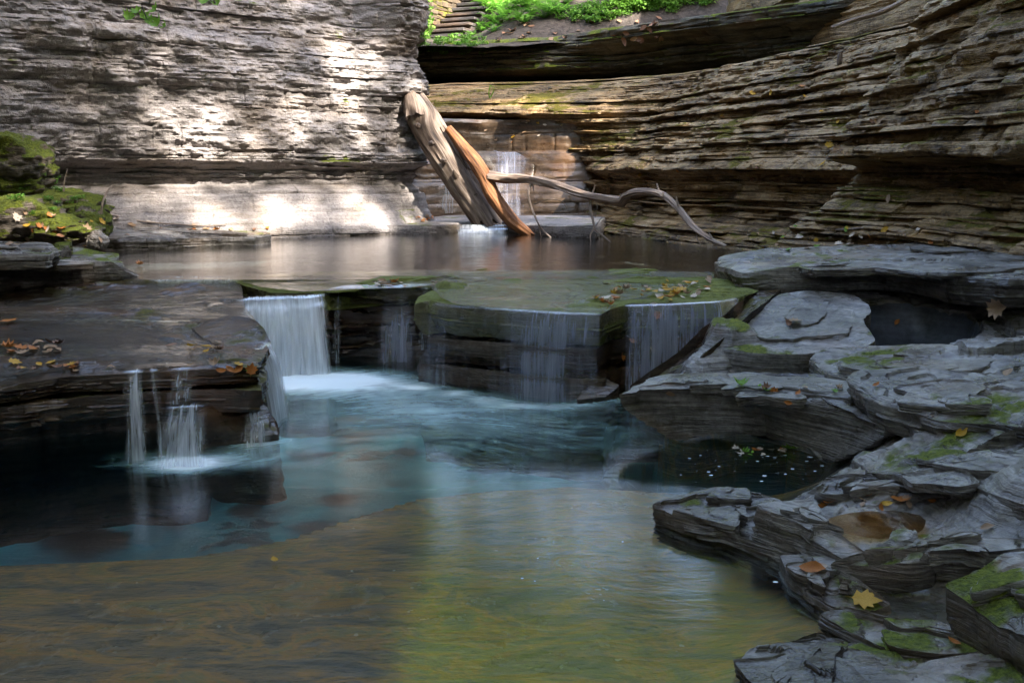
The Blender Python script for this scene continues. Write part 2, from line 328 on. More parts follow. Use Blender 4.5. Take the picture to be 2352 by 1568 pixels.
def slab(name, outline, thick, mat, parent=None, ds=.018, nlam=6, under=.06, rag=.02, bump=.012, seed=1, cen=None, round_=.02, flat=.35, lamamp=1., flakes=0, ang_=True):
    """rock slab from its top outline (x, y, z); sides are ragged laminae, the underside is cut back"""
    rq = np.random.RandomState(seed * 11 + 3); Q, s, _ = resample(outline, .11 if ang_ else .06, True)
    if ang_: Q[:, :2] += rag * .9 * (rq.rand(len(Q), 2) - .5) * 2; Q = Q[rq.rand(len(Q)) > .3]
    Q, s, _ = resample(Q, ds, True); Q = smooth1(Q, 1 if ang_ else 6, True); n = len(Q)
    c = Q.mean(0) if cen is None else np.asarray(cen, float)
    A = np.c_[Q[:, :2] - c[:2], np.ones(n)]; pl, *_ = np.linalg.lstsq(A, Q[:, 2], rcond=None)
    d = Q[:, :2] - c[:2]; r = np.linalg.norm(d, axis=1) + 1e-6; u = d / r[:, None]
    ang = np.arctan2(u[:, 1], u[:, 0])
    r = r + rag * .5 * fbm(np.cos(ang) * r * 7, np.sin(ang) * r * 7, seed, seed, 4, .6)
    qn = fbm(np.cos(ang) * r * 2.3 + seed, np.sin(ang) * r * 2.3, seed, seed + 2, 2); r = r + rag * 1.2 * (np.floor(qn * 4 + .5) / 4)
    rows = []
    def ring(rr, z): rows.append(np.stack([c[0] + u[:, 0] * rr, c[1] + u[:, 1] * rr, z + 0 * rr], 1))
    planez = lambda rr: pl[0] * u[:, 0] * rr + pl[1] * u[:, 1] * rr + pl[2]
    res = Q[:, 2] - planez(r)
    def top(f):
        rr = r * f; zz = planez(rr) + res * (f ** 2) * (1 - flat * 0)
        x = c[0] + u[:, 0] * rr; y = c[1] + u[:, 1] * rr
        g = zz + bump * fbm(x * 3.1, y * 3.1, seed * 3, seed + 4, 4) * 1.5
        stp = .017 * np.floor(4.2 * fbm(x * 1.9, y * 2.6, seed, seed + 6, 4)) * lamamp         # broken laminae on top
        ring(rr, g + stp * np.clip((1 - f) * 14, 0, 1))
    for f in np.r_[np.linspace(.02, .6, 12), np.linspace(.63, .985, 18)]: top(f)
    zt = Q[:, 2]; e = np.minimum(round_, thick * .3)
    ring(r * 1.0 - e * .15, zt - e * .3 + 0 * r)
    for q in range(1, nlam + 1):
        f = q / nlam; z = zt - e - (thick - e) * f
        bl = rq.uniform(.06, .22); ce = np.floor(s / bl + .35 * vn(s * 6, q, 0, seed)).astype(np.int64); hb = _h(ce, np.full(n, q, np.int64), np.zeros(n, np.int64), seed + 21) - .5
        off = lamamp * (.016 * (rq.rand() - .5) + .035 * hb * (vn(s * 1.1, q * 3.3, 0, seed + 5) > -.25) + .012 * fbm(s * 8, q * 5.1, seed, seed + 8, 3))
        ring(r + off - under * f ** 1.5, z + .004 * vn(ang * r * 5, q, 0, seed))
        if q < nlam and lamamp > 0: ring(r + off * .3 - under * f ** 1.5 - .008, z - (thick / nlam) * .45)
    ring(r * .4, zt.mean() - thick + 0 * r)
    V = np.stack(rows); ob = mk(name, V, gridf(len(rows), n, True, flip=True), mat, parent, sharp=42)
    rr = random.Random(seed * 13)
    for k in range(flakes):                       # thin flakes still lying on the slab
        a0 = rr.uniform(0, 6.28); cc = c[:2] + np.array([math.cos(a0), math.sin(a0)]) * r.mean() * rr.uniform(.1, .5); f = rr.uniform(.28, .6); th_ = rr.uniform(.012, .028)
        q = np.c_[cc + (np.stack([c[0] + u[:, 0] * r, c[1] + u[:, 1] * r], 1)[::8] - c[:2]) * f * np.array([rr.uniform(.7, 1.3), rr.uniform(.6, 1.)]), 0 * r[::8]]
        q[:, 2] = (q[:, :2] - c[:2]) @ pl[:2] + pl[2] + th_ * .8 + .008
        if len(q) > 5: slab('rock_flake', q, th_ + .025, mat, ob, seed=seed * 7 + k, nlam=3, under=.012, rag=.035, bump=.006, lamamp=.3, round_=.006)
    return ob

# ---------------------------------------------------------------- stream bed: one sheet from the drowned shelf up the right bank
CP = [(1640,622,.57),(1800,672,.6),(2000,672,.6),(2352,690,.62),(2700,690,.75),(1780,668,.61),(1700,738,.49),(1900,722,.54),(1660,800,.35),(1800,808,.34),(1900,790,.4),
 (2000,800,.36),(2250,800,.44),(2352,790,.5),(1590,858,.22),(1860,865,.24),(2060,850,.36),(2200,860,.42),(2352,880,.46),(2700,900,.6),(1500,940,-.15),(1750,1060,-.3),(1650,1100,-.28),(1850,1050,-.3),(1600,1110,-.25),(1930,1045,-.2),(1450,1010,-.4),(1700,1010,-.35),(1880,1030,-.25),
 (1990,1010,.08),(2080,1000,.2),(2200,1000,.3),(2352,1000,.38),(1960,1060,.02),(1860,1112,-.22),(1990,1120,.1),(2352,1090,.36),(2352,1180,.24),(2150,1180,.13),(2000,1200,.08),(1900,1180,.06),(1760,1150,-.08),(1640,1180,-.1),
 (1780,1262,-.06),(1880,1290,0),(2000,1290,.05),(2200,1290,.12),(2352,1300,.2),(1840,1340,-.1),(1900,1420,-.05),(2050,1380,0),(2200,1400,0),(2352,1420,.02),(1650,1530,-.06),(1780,1500,-.03),(1900,1480,-.02),(2050,1500,.02),(2250,1530,.05),
 (2600,1500,.2),(2700,1200,.5),(1900,1650,.0),(2300,1700,.1),(1400,1600,-.16),(1500,1300,-.18),(1600,1400,-.17),(1250,1200,-.26),(1100,1350,-.25),(1000,1560,-.2),(600,1400,-.25),(0,1500,-.22),(-600,1500,-.2),(500,1900,-.15),(1500,2000,-.05),(2300,2200,.1),(3000,1300,.7)]
CW = np.array([W(*p) for p in CP])
# gully beside the falls block and left-bank fill
CW = np.vstack([CW, [[.82, 6.55, -.25], [1.0, 6.62, -.02], [1.2, 6.7, .12], [1.5, 6.85, .33], [.75, 6.3, -.3], [3.2, 9.6, .6], [6, 9, 1.2], [7, 5, 1.4], [6, 1, 1.], [-6, 1, -.2], [-8, 4, -.2]]])
def tps(cx, cy, x, y):
    def U(r2): return .5 * r2 * np.log(r2 + 1e-9)
    n = len(cx); K = U((cx[:, None] - cx) ** 2 + (cy[:, None] - cy) ** 2) + np.eye(n) * .002
    Pm = np.c_[np.ones(n), cx, cy]; A = np.block([[K, Pm], [Pm.T, np.zeros((3, 3))]])
    w = np.linalg.solve(A, np.r_[CW[:, 2], 0, 0, 0]); out = np.full(x.shape, w[n]) + w[n + 1] * x + w[n + 2] * y
    for k in range(n): out += w[k] * U((x - cx[k]) ** 2 + (y - cy[k]) ** 2)
    return out
def axis(segs):
    a = [np.arange(lo, hi, d) for lo, hi, d in segs]; return np.concatenate(a + [[segs[-1][1]]])
gx = axis([(-9, -3, .15), (-3, .4, .05), (.4, 3.6, .011), (3.6, 9, .12)]); gy = axis([(-4, 2.2, .2), (2.2, 4.4, .012), (4.4, 8.2, .016), (8.2, 10.6, .1)])
X, Y = np.meshgrid(gx, gy)
Z = tps(CW[:, 0], CW[:, 1], X, Y); Z = np.clip(Z, -.35, 1.6); Z = np.minimum(Z, np.where((Y > 6.9) & (X < 4.5), .63, 9)); Z = np.where((Y > 5.9) & (X > .9) & (X < 3.2), np.minimum(Z, np.clip(.42 + .2 * (Y - 6.2), .36, .63)), Z); Z = np.where((Y > 8.0) & (X < 2.4), np.minimum(Z, .4), Z)
Zs = np.clip(Z, -.3, -.12)                                       # drowned shelf, left part even
leftw = np.clip((.9 - X) / .6, 0, 1); Z = Z * (1 - leftw) + np.minimum(Z * .55, -.1) * leftw
Zn = Z + (.05 * fbm(X * 1.1, Y * 1.6, 0, 5, 4) + .03 * fbm(X * 3.2, Y * 6, 0, 6, 4)) * (Z > -.1); stp = .024
q = np.floor(Zn / stp); f = Zn / stp - q
Zt = (q + np.clip((f - .72) / .28, 0, 1)) * stp + .15 * (f - .5) * stp
tw = np.clip((Z + .05) / .1, 0, 1) * .45; dome = np.exp(-(((X - 1.75) / .45) ** 2 + ((Y - 6.6) / .55) ** 2) ** 2); tw = tw * (1 - .9 * dome)
Z = Z * (1 - tw) + Zt * tw + .012 * fbm(X * 6, Y * 9, 0, 15, 4) * (.3 + .7 * (Z > 0)) * (1 - .6 * dome)
def cells(x, y, size, an, sd):
    u, v = x / size + .3 * fbm(x * 2, y * 2, 0, sd + 4, 2), y / (size * an) + .3 * fbm(x * 2, y * 2, 5, sd + 5, 2); iu, iv = np.floor(u), np.floor(v)
    best = np.full(x.shape, 9.); val = np.zeros(x.shape); tl = np.zeros(x.shape); z0 = np.zeros(x.shape, np.int64)
    for du in (-1, 0, 1):
        for dv in (-1, 0, 1):
            cu, cv = (iu + du).astype(np.int64), (iv + dv).astype(np.int64); px, py = cu + .15 + .7 * _h(cu, cv, z0, sd), cv + .15 + .7 * _h(cu, cv, z0, sd + 1)
            d = (u - px) ** 2 + (v - py) ** 2; m = d < best; best = np.where(m, d, best); val = np.where(m, _h(cu, cv, z0, sd + 2) - .5, val); tl = np.where(m, (u - px) * (_h(cu, cv, z0, sd + 3) - .5) + (v - py) * (_h(cu, cv, z0, sd + 6) - .3), tl)
    return val, tl
fm = np.clip((Z + .02) / .06, 0, 1) * (1 - .85 * dome)
for sz, am, sd in ((.55, .075, 301), (.24, .035, 311), (.11, .014, 321)):
    v_, t_ = cells(X, Y, sz, .62, sd); Z = Z + fm * am * (v_ + .35 * t_)
# plunge hole: pothole in the shelf
pc = (2.68, 6.62); rr = np.sqrt(((X - pc[0]) / .43) ** 2 + ((Y - pc[1]) / .45) ** 2)
Z = Z - .5 * np.clip((1.02 - rr) / .16, 0, 1) ** .8
# the deep basin under the falls
de = np.array([W(*p, -.25)[:2] for p in [(-900, 1320), (0, 1305), (450, 1285), (650, 1245), (820, 1190), (960, 1150), (1150, 1128), (1350, 1130), (1500, 1125), (1700, 1118), (1880, 1100), (2000, 1040)]])
edge = np.interp(X, de[:, 0], de[:, 1]); inside = np.clip((Y - edge + .14) / .18, 0, 1) * np.clip((1.95 - X) / .2, 0, 1)
right_keep = np.clip((Z + .02) / .1, 0, 1)
Z = Z * (1 - inside * (1 - right_keep)) + (-1.25 + .12 * fbm(X, Y, 0, 3, 3)) * inside * (1 - right_keep)
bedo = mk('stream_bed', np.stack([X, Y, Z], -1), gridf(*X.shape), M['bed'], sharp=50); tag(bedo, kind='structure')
def bedz(x, y):
    i = np.clip(np.searchsorted(gy, y), 0, len(gy) - 1); j = np.clip(np.searchsorted(gx, x), 0, len(gx) - 1); return Z[i, j]

# upper pool floor
ux = np.linspace(-8, 4, 90); uy = np.linspace(7.9, 17.5, 80); X2, Y2 = np.meshgrid(ux, uy)
Z2 = .25 + .1 * fbm(X2, Y2, 0, 8, 3) + .27 * np.clip((9.4 - Y2) / 1.4, 0, 1)
tag(mk('upper_pool_bed', np.stack([X2, Y2, Z2], -1), gridf(*X2.shape), M['wet']), kind='structure')
# far ground: wooded hillside that climbs away behind the gorge
fx = np.linspace(-14, 24, 150); fy = np.linspace(20.2, 60, 150); X3, Y3 = np.meshgrid(fx, fy)
def hillz(x, y):
    z = 3.98 + .15 * (y - 20.8) + .4 * np.clip(y - 25.4, 0, 5) + .16 * np.clip(y - 28.5, 0, 60)
    mm = np.clip((np.asarray(x) + 1.1) / 1.3, 0, 1); mound = mm * mm * (3 - 2 * mm) * np.clip((y - 21.3) / 1.5, 0, 1) * (.55 + .25 * np.clip(x, 0, 4))
    return z + mound + .12 * fbm(np.asarray(x) * 1.2, np.asarray(y) * 1.2, 0, 9, 4)
Z3 = hillz(X3, Y3)
M['soil'] = plain('leaf_litter_soil', (.015, .012, .009), (.075, .06, .05), 9., .95, .8, dist=.05)
tag(mk('hillside', np.stack([X3, Y3, Z3], -1), gridf(*X3.shape), M['soil']), kind='structure')

# ---------------------------------------------------------------- left cliff
LP = [(-5, -12), (-5.6, -4), (-6.4, 2), (-7.2, 7), (-7.0, 10.4), (-5.3, 12.75), (-3.3, 13.75), (-1.75, 14.75), (-1.35, 15.25), (-1.5, 16.2), (-1.9, 18), (-2.6, 22), (-4, 27)]
_, ls, lL = resample(LP, .05)
tz = [.3, .6, .72, .85, 1.05, 1.22, 1.3, 1.52, 1.6, 1.9, 2.2, 2.5, 2.68, 2.9, 3.15, 3.4, 3.8, 4.5, 10]
base_l = [.5, .48, .42, .3, .12, .05, -.12, -.08, .1, .06, .02, -.06, -.02, -.1, -.2, -.3, -.45, -.7, -1.6]
left_l = [.2, .18, .15, .1, .0, -.1, -.35, -.3, -.05, .05, .1, .1, .22, .25, .32, .3, .25, 0, -1.2]
end_l = [.35, .34, .22, .1, .02, .0, -.12, -.1, .12, .05, -.05, .02, .14, .1, -.12, .0, .12, .0, -1.0]
strata('rock_cliff', 'tall pale layered shale cliff on the left, dappled with sunlight', 'cliff', LP, [0, lL[4], lL[5], lL[6], lL[7] - .35, lL[7] + .1, lL[9], lL[-1]], tz,
       [left_l, left_l, left_l, base_l, base_l, end_l, end_l, end_l], beds_list(.3, 4.7, .03, .34, 4) + [5.3, 6, 6.8, 7.6, 8.5], M['cliff'], (lL[4] - 1.2, lL[9] + .6), .016, .12, 40, amp=.62, tread=.5, warp=.1, joint_amt=.03, blk_amt=.05, crumb=.12, bedj=.09)
# ---------------------------------------------------------------- right slope
RP = [(-3.4, 18.2), (-1.7, 18.1), (-.2, 17.9), (.6, 17.35), (1.05, 16.5), (1.95, 14.0), (2.75, 12.4), (3.35, 11.3), (3.7, 10.3), (4.0, 9.2), (4.4, 8.0), (4.9, 6.4), (5.6, 4), (6.1, 0), (5.6, -12)]
_, rs, rL = resample(RP, .05)
rz = [.3, .55, .66, .75, .85, .98, 1.2, 1.44, 1.5, 1.56, 1.62, 1.7, 1.8, 2.0, 2.3, 2.4, 2.55, 2.8, 3.0, 3.12, 3.5, 4.3]
end_r = [-.6, -.6, -.6, -.6, -.6, -.6, -.6, -.6, -.55, -.55, -.5, -.45, -.35, -.2, .2, .62, .2, -.6, -1.2, -2, -6, -7]
far_r = [.5, .42, .3, .12, -.05, -.2, -.25, -.14, .07, 0, -.08, -.2, -.33, -.55, -.9, -1.05, -1.2, -1.5, -1.75, -2.3, -6, -7]
mid_r = [.75, .66, .5, .3, .1, -.1, -.2, -.14, .07, 0, -.08, -.18, -.3, -.5, -.85, -1., -1.15, -1.45, -1.7, -2.2, -5, -5.5]
nea_r = [1.3, 1.3, 1.25, 1.2, 1.1, .95, .62, .36, .3, .28, .66, .62, .5, .3, .0, -.1, -.25, -.55, -.8, -1.0, -1.6, -2.4]
nea_2 = [.9, .9, .9, .9, .85, .7, .4, .12, .06, .06, .58, .55, .45, .25, .0, -.1, -.25, -.5, -.7, -.8, -1.1, -1.7]
strata('rock_slope', 'dark mossy slope of thin shale layers climbing on the right', 'rock slope', RP, [0, rL[3], rL[4] + .6, rL[6], rL[8] - .3, rL[8] + .1, rL[9], rL[11], rL[-1]], rz,
       [end_r, end_r, far_r, mid_r, mid_r, nea_r, nea_2, nea_2, nea_2], beds_list(.3, 4.4, .025, .15, 11), M['slope'], (.8, rL[11]), .016, .15, 70, amp=1.15, tread=.5, warp=.1, lamstep=.017, joint_amt=.03, blk_amt=.09, crumb=.13, bedj=.12, dip=([rL[4], rL[6], rL[8], rL[10], rL[12]], [0, .1, .35, .85, 1.3]))
UP = [(4.4, 21), (5.0, 18), (5.7, 15.2), (6.1, 12.6), (6.4, 9.8), (6.9, 5), (7.3, 0), (6.6, -12)]
strata('gorge_rim_wall', 'steep upper gorge wall above the right slope', 'cliff', UP, [0, 40], [3, 6, 10.4], [[.3, 0, -.6], [.3, 0, -.6]], [3.5, 3.8, 4.1, 4.4, 4.8, 5.3, 6.1, 6.9, 7.6], M['slope'], (0, 12), .08, .2, 170, amp=1.3, tread=2.5, warp=.1)
strata('blocker_wall', 'unseen rock wall added behind the viewer to block skylight', 'cliff', [(-8, -9), (-3, -11), (3, -11), (9, -9)], [0, 20], [-.5, 3, 7], [[0, -.3, -.8], [0, -.3, -.8]], [-.5, .3, 1.1, 2, 2.8, 3.7, 4.6, 5.6], M['slope'], (0, 0), .2, .2, 190, amp=1.5, tread=2.5, warp=.1, side=-1)  # wall across the stream behind the camera, added to cut skylight
# ---------------------------------------------------------------- overhanging far ledge above the slope
FP = [(-3.6, 21.6), (-1.8, 21.3), (0, 20.7), (1.5, 19.9), (3.0, 18.6), (4.6, 16.9), (6.5, 15), (9, 13), (13, 12)]
_, fs, fL = resample(FP, .05)
fz = [1.5, 2.2, 2.9, 3.3, 3.42, 3.5, 3.75, 3.95, 4.15, 4.5, 7]
ov_a = [-1.5, -1.6, -1.5, -1.2, -.05, .05, 0, -.1, -.4, -1.6, -4]
ov_b = [-.3, -.9, -1.1, -1., -.75, -.6, -.4, .05, .05, -.5, -3]
strata('rock_overhang', 'dark mossy rock overhang with a cave below the stone steps', 'rock ledge', FP, [0, fL[2], fL[2] + .8, fL[3] + .3, fL[-1]], fz, [ov_a, ov_a, ov_a, ov_b, ov_b],
       beds_list(1.5, 4.02, .05, .2, 21), M['far'], (1.0, fL[6]), .03, .15, 110, amp=1.2, tread=1.6, warp=.06, lamstep=.03)

# ---------------------------------------------------------------- back wall of the far basin
BP = [(-2.1, 16.2), (-1.2, 16.9), (-.4, 17.3), (.2, 17.2), (.8, 17.0), (1.9, 17.0)]
bz = [.5, .8, .95, 1.15, 1.3, 1.36, 1.5, 1.62, 1.75, 1.85, 2.2, 2.32, 2.36, 3]
bw = [.6, .55, .5, .42, .38, .3, .28, .25, .12, .02, 0, .05, 0, -1.2]
bw2 = [.45, .4, .36, .3, .22, .18, .12, .08, .04, .0, -.02, 0, 0, -1.2]
strata('basin_wall', 'smooth rusty rock wall behind the driftwood log', 'rock wall', BP, [0, 1.6, 2.4, 5], bz, [bw, bw, bw2, bw2], [.4, .8, .98, 1.13, 1.34, 1.62, 1.84, 2.12, 2.36], M['basin'], (0, 9), .03, .03, 150, amp=.35, tread=.9, warp=.05, lamstep=.03)
cl = empty('cascade_ledge', W(1150, 510, .6), 'low smooth rock sill holding the basin under the log', 'rock ledge')
slab('rock_slab', [W(*p) for p in [(880, 518, .72), (985, 518, .72), (1050, 517, .705), (1165, 517, .705), (1200, 518, .72), (1280, 520, .74), (1370, 518, .78), (1400, 494, .8), (850, 494, .75)]], .4, M['cliff'], cl, under=-.1, seed=3, round_=.1, nlam=5, lamamp=.15, bump=.004, ang_=False)

# ---------------------------------------------------------------- falls block, sill, left platform
def wet_layers(name, label, cat, outline, zs, offs, seed, mats, **kw):
    o = np.array([W(*p) for p in outline]); c = o.mean(0); root = empty(name, (c[0], c[1], zs[-1]), label, cat)
    for k in range(len(zs) - 1):
        q = o.copy(); d = q[:, :2] - c[:2]; r = np.linalg.norm(d, axis=1)[:, None]; q[:, :2] += d / r * offs[k]
        q[:, 2] += zs[k] - zs[0]
        slab('rock_layer', q, zs[k] - zs[k + 1] - .012, mats[k], root, seed=seed + k, **kw)
    return root
wet_layers('falls_sill', 'dark wet rock lip along the upper pool behind the falls', 'rock ledge',
    [(520, 636, .58), (560, 656, .565), (640, 672, .56), (745, 670, .565), (757, 659, .575), (870, 657, .575), (985, 658, .575), (1010, 670, .575), (1200, 680, .575), (1420, 680, .58), (1640, 672, .6), (1780, 655, .61), (1690, 628, .6), (1500, 622, .58), (1000, 620, .575), (700, 622, .575)],
    [.575, .42, .26, .1, -.6], [0, -.03, .05, .04], 31, [M['wetgreen']] + [M['wet']] * 3, under=.05, rag=.02, nlam=5, round_=.03, lamamp=1.2)
wet_layers('falls_block', 'big water-draped rock block in the middle of the falls', 'rock block',
    [(985, 690, .575), (1040, 703, .572), (1150, 709, .572), (1300, 719, .572), (1388, 722, .57), (1410, 708, .572), (1430, 700, .575), (1540, 698, .585), (1650, 692, .6), (1760, 672, .61), (1650, 640, .61), (1200, 640, .59), (1010, 655, .58), (962, 685, .57), (955, 700, .55)],
    [.572, .335, .14, -.6], [0, -.05, .0], 41, [M['wetgreen']] + [M['wet']] * 2, under=.07, rag=.022, nlam=6, round_=.06, lamamp=.8, bump=.008)
pf = [(-900, 925, .43), (-300, 900, .43), (0, 880, .43), (150, 864, .43), (280, 853, .43), (450, 846, .435), (560, 843, .435), (594, 852, .42), (603, 822, .43), (612, 790, .44), (592, 745, .48), (556, 705, .52), (556, 660, .55), (540, 640, .57), (330, 640, .57), (0, 645, .56), (-500, 645, .56), (-1100, 700, .55)]
wet_layers('rock_platform', 'broad flat rock platform under running water on the left', 'rock ledge', pf, [.43, .32, .17, -.6], [0, .03, -.45], 51, [M['wet']] * 3, under=.03, rag=.025, nlam=5, round_=.025, lamamp=.9, bump=.015)
toe = slab('wet_boulder', [W(*p) for p in [(455, 950, .2), (540, 915, .22), (590, 905, .22), (625, 940, .14), (645, 975, .06), (640, 1000, .03), (560, 1005, .03), (480, 985, .1)]], .4, M['wet'], None, seed=57, under=-.02, round_=.05, nlam=5)
tag(toe, 'dark wet rock foot at the right end of the left ledge', 'rock')
bo = slab('wet_boulder', [W(*p) for p in [(432, 742, .5), (470, 730, .53), (530, 724, .55), (575, 728, .55), (606, 750, .52), (622, 785, .44), (612, 812, .4), (560, 816, .42), (500, 798, .45), (455, 770, .47)]], .4, M['wet'], None, seed=58, under=-.04, round_=.09, nlam=6, lamamp=.1, bump=.01, ang_=False)
tag(bo, 'rounded wet boulder with water sliding over it beside the tall curtain of falling water', 'rock')
# ---------------------------------------------------------------- left bank
def one(name, label, cat, outline, thick, mat, **kw):
    kw.setdefault('flakes', 4 if mat is M['slate'] and outline[0][1] > 590 and outline[0][0] > 1400 else (2 if mat is M['slate'] else 0)); kw['rag'] = kw.get('rag', .02) * 1.5
    o = slab(name, [W(*p) for p in outline], thick, mat, None, **kw); return tag(o, label, cat, kw.get('group'))
one('rock_slab', 'grey layered slab with a pointed end beside the small step in the stream', 'rock', [(-400, 606, .75), (60, 604, .76), (170, 596, .77), (240, 593, .77), (270, 601, .74), (300, 622, .66), (332, 642, .57), (290, 612, .68), (262, 580, .77), (150, 568, .8), (0, 565, .8), (-400, 560, .8)], .27, M['slate'], seed=61, under=.12, nlam=7, cen=W(60, 588, .78))
one('rock_slab', 'grey slab lying on top of the layered slab at the left edge', 'rock', [(-250, 586, .88), (60, 584, .87), (115, 586, .86), (140, 573, .87), (118, 560, .89), (0, 552, .9), (-250, 550, .92)], .12, M['slate'], seed=62, under=.05, nlam=5)
one('rock_slab', 'small mossy slab end resting against the slab at the left edge', 'rock', [(110, 580, .84), (150, 578, .83), (168, 570, .83), (160, 556, .85), (125, 556, .86)], .09, M['mossrock'], seed=63, under=.03, nlam=4)
one('rock_slab', 'low dark boulder at the left edge beside the running water', 'rock', [(-160, 650, .66), (0, 640, .67), (26, 632, .67), (40, 645, .62), (62, 662, .56), (20, 668, .55), (-160, 680, .56)], .2, M['slate'], seed=64, under=-.02, nlam=4, lamamp=.4, round_=.05)
one('rock_slab', 'long flat rock slab stretching into the upper pool below the cliff', 'rock', [(200, 552, .72), (330, 547, .73), (480, 545, .71), (590, 545, .70), (620, 541, .70), (618, 532, .70), (560, 530, .7), (430, 527, .72), (320, 522, .78), (200, 520, .85)], .16, M['slate'], seed=65, under=.03, nlam=5, lamamp=.6)
def boulder(name, label, c, rad, mat, seed, squash=.25, amp=.22, n=64, parent=None):
    th = np.linspace(0, math.pi, n)[:, None]; ph = np.linspace(0, 2 * math.pi, 2 * n, endpoint=False)[None, :]
    d = np.stack([np.sin(th) * np.cos(ph), np.sin(th) * np.sin(ph), np.cos(th) + 0 * ph], -1)
    r = 1 + amp * fbm(d[..., 0] * 1.6 + seed, d[..., 1] * 1.6, d[..., 2] * 1.6, seed, 5) * 1.8 + .05 * fbm(d[..., 0] * 7, d[..., 1] * 7, d[..., 2] * 9, seed + 3, 3)
    if mat is M['mossrock']: r = r + .13 * fbm(d[..., 0] * 4.5, d[..., 1] * 4.5 + seed, d[..., 2] * 4.5, seed + 6, 5, .6); squash = .08
    p = d * r[..., None]; q = np.floor(p[..., 2] * 5 + .3 * fbm(p[..., 0] * 2, p[..., 1] * 2, 0, seed)) / 5; p[..., 2] = p[..., 2] * (1 - squash) + q * squash
    V = np.asarray(c) + p * np.asarray(rad)
    o = mk(name, V, gridf(n, 2 * n, True, flip=True), mat, parent, sharp=55)
    return tag(o, label, 'rock' if label else None)
boulder('mossy_boulder', 'bright sunlit mossy mound at the left edge above the grey slabs', D(20, 515, 10.0), (.5, .6, .3), M['mossrock'], 71)
boulder('mossy_boulder', 'mossy boulder at the waterline where the long flat slab begins', D(205, 508, 10.6), (.2, .3, .2), M['mossrock'], 72)
boulder('mossy_boulder', 'low mossy rock between the bright mound and the waterline boulder', D(140, 528, 10.0), (.34, .36, .14), M['mossrock'], 73)
boulder('mossy_boulder', 'mossy rock ramp rising behind the bright mound', D(110, 480, 11.3), (.62, .5, .2), M['mossrock'], 74)
boulder('mossy_boulder', 'dark moss-hung boulder stacked highest at the left edge', D(15, 372, 11.2), (.42, .5, .3), M['mossrock'], 75, amp=.3)
boulder('mossy_boulder', 'small mossy boulder jutting right below the highest mossy boulder', D(85, 392, 11.4), (.22, .3, .16), M['mossrock'], 76, amp=.3)
boulder('mossy_boulder', 'shaded mossy boulder under the moss-hung one at the left edge', D(20, 432, 11.2), (.5, .5, .26), M['mossrock'], 77, amp=.3)
boulder('boulder', 'small upright grey stone at the left end of the upper pool', D(222, 552, 9.9), (.1, .1, .1), M['slate'], 78)

# ---------------------------------------------------------------- slabs of the right bank
one('rock_slab', 'thick pale-faced ledge slab along the right side of the upper pool', 'rock', [(1640, 600, .72), (1700, 628, .74), (1810, 612, .8), (1990, 603, .83), (2090, 612, .82), (2180, 632, .8), (2300, 640, .82), (2700, 640, .85), (2900, 590, .9), (2400, 560, .9), (2000, 560, .86), (1750, 570, .8), (1650, 580, .76)], .2, M['slate'], seed=81, under=.1, nlam=7, rag=.03)
one('rock_slab', 'overhanging slab whose dark face hangs over the pool on the right', 'rock', [(1425, 905, .27), (1445, 884, .3), (1520, 876, .32), (1620, 884, .32), (1750, 905, .3), (1880, 935, .28), (2000, 962, .27), (2065, 985, .24), (2120, 930, .34), (2000, 870, .36), (1800, 850, .34), (1600, 858, .3), (1480, 868, .3)], .27, M['slate'], seed=82, under=.34, nlam=7, rag=.03, lamamp=.8)
one('rock_slab', 'blunt-nosed slab below the pothole on the right bank', 'rock', [(1856, 822, .4), (1880, 800, .43), (1960, 795, .44), (2100, 792, .46), (2352, 800, .5), (2500, 830, .52), (2400, 880, .46), (2200, 880, .43), (2050, 868, .4), (1960, 862, .38), (1900, 858, .37)], .13, M['slate'], seed=83, under=.03, nlam=5, lamamp=.5, round_=.04)
one('rock_slab', 'wedge slab with a mossy strip jutting over the dark-faced slab', 'rock', [(1940, 868, .43), (1985, 848, .46), (2100, 838, .48), (2250, 850, .5), (2420, 890, .52), (2420, 985, .44), (2300, 975, .4), (2180, 965, .38), (2080, 945, .36), (2000, 925, .36), (1955, 905, .38)], .14, M['slate'], seed=84, under=.07, nlam=6)
one('rock_slab', 'thin slab beneath the wedge slab on the right bank', 'rock', [(2050, 985, .27), (2150, 990, .3), (2300, 1000, .34), (2450, 1020, .38), (2450, 950, .42), (2250, 950, .36), (2100, 950, .3)], .1, M['slate'], seed=85, under=.04, nlam=5)
one('rock_slab', 'broad pale slab sloping to the dark corner of the pool', 'rock', [(1960, 1050, .14), (2010, 1024, .2), (2120, 1010, .27), (2300, 1020, .33), (2480, 1060, .38), (2480, 1190, .3), (2330, 1150, .28), (2230, 1110, .26), (2130, 1088, .24), (2030, 1090, .2), (1975, 1080, .16)], .13, M['slate'], seed=86, under=.04, nlam=6)
one('rock_slab', 'small knob of rock at the dark corner of the pool', 'rock', [(1955, 1052, .1), (1975, 1040, .12), (2010, 1042, .14), (2015, 1058, .13), (1980, 1068, .1)], .1, M['slate'], seed=87, under=-.01, nlam=3, lamamp=.2)
one('rock_slab', 'thin tongue of slate under the broad pale slab, pointing at the pool', 'rock', [(1850, 1120, .08), (1900, 1098, .12), (1980, 1085, .16), (2080, 1092, .18), (2150, 1108, .18), (2080, 1130, .14), (1980, 1135, .12), (1900, 1135, .1)], .07, M['slate'], seed=88, under=.03, nlam=4)
one('rock_slab', 'pale flat slab lying lowest in the pool on the right', 'rock', [(1500, 1163, .08), (1545, 1136, .1), (1620, 1124, .11), (1720, 1122, .12), (1790, 1135, .13), (1830, 1180, .12), (1800, 1235, .08), (1770, 1258, .05), (1700, 1228, .06), (1620, 1205, .06), (1540, 1188, .06)], .16, M['slate'], seed=89, under=.05, nlam=7)
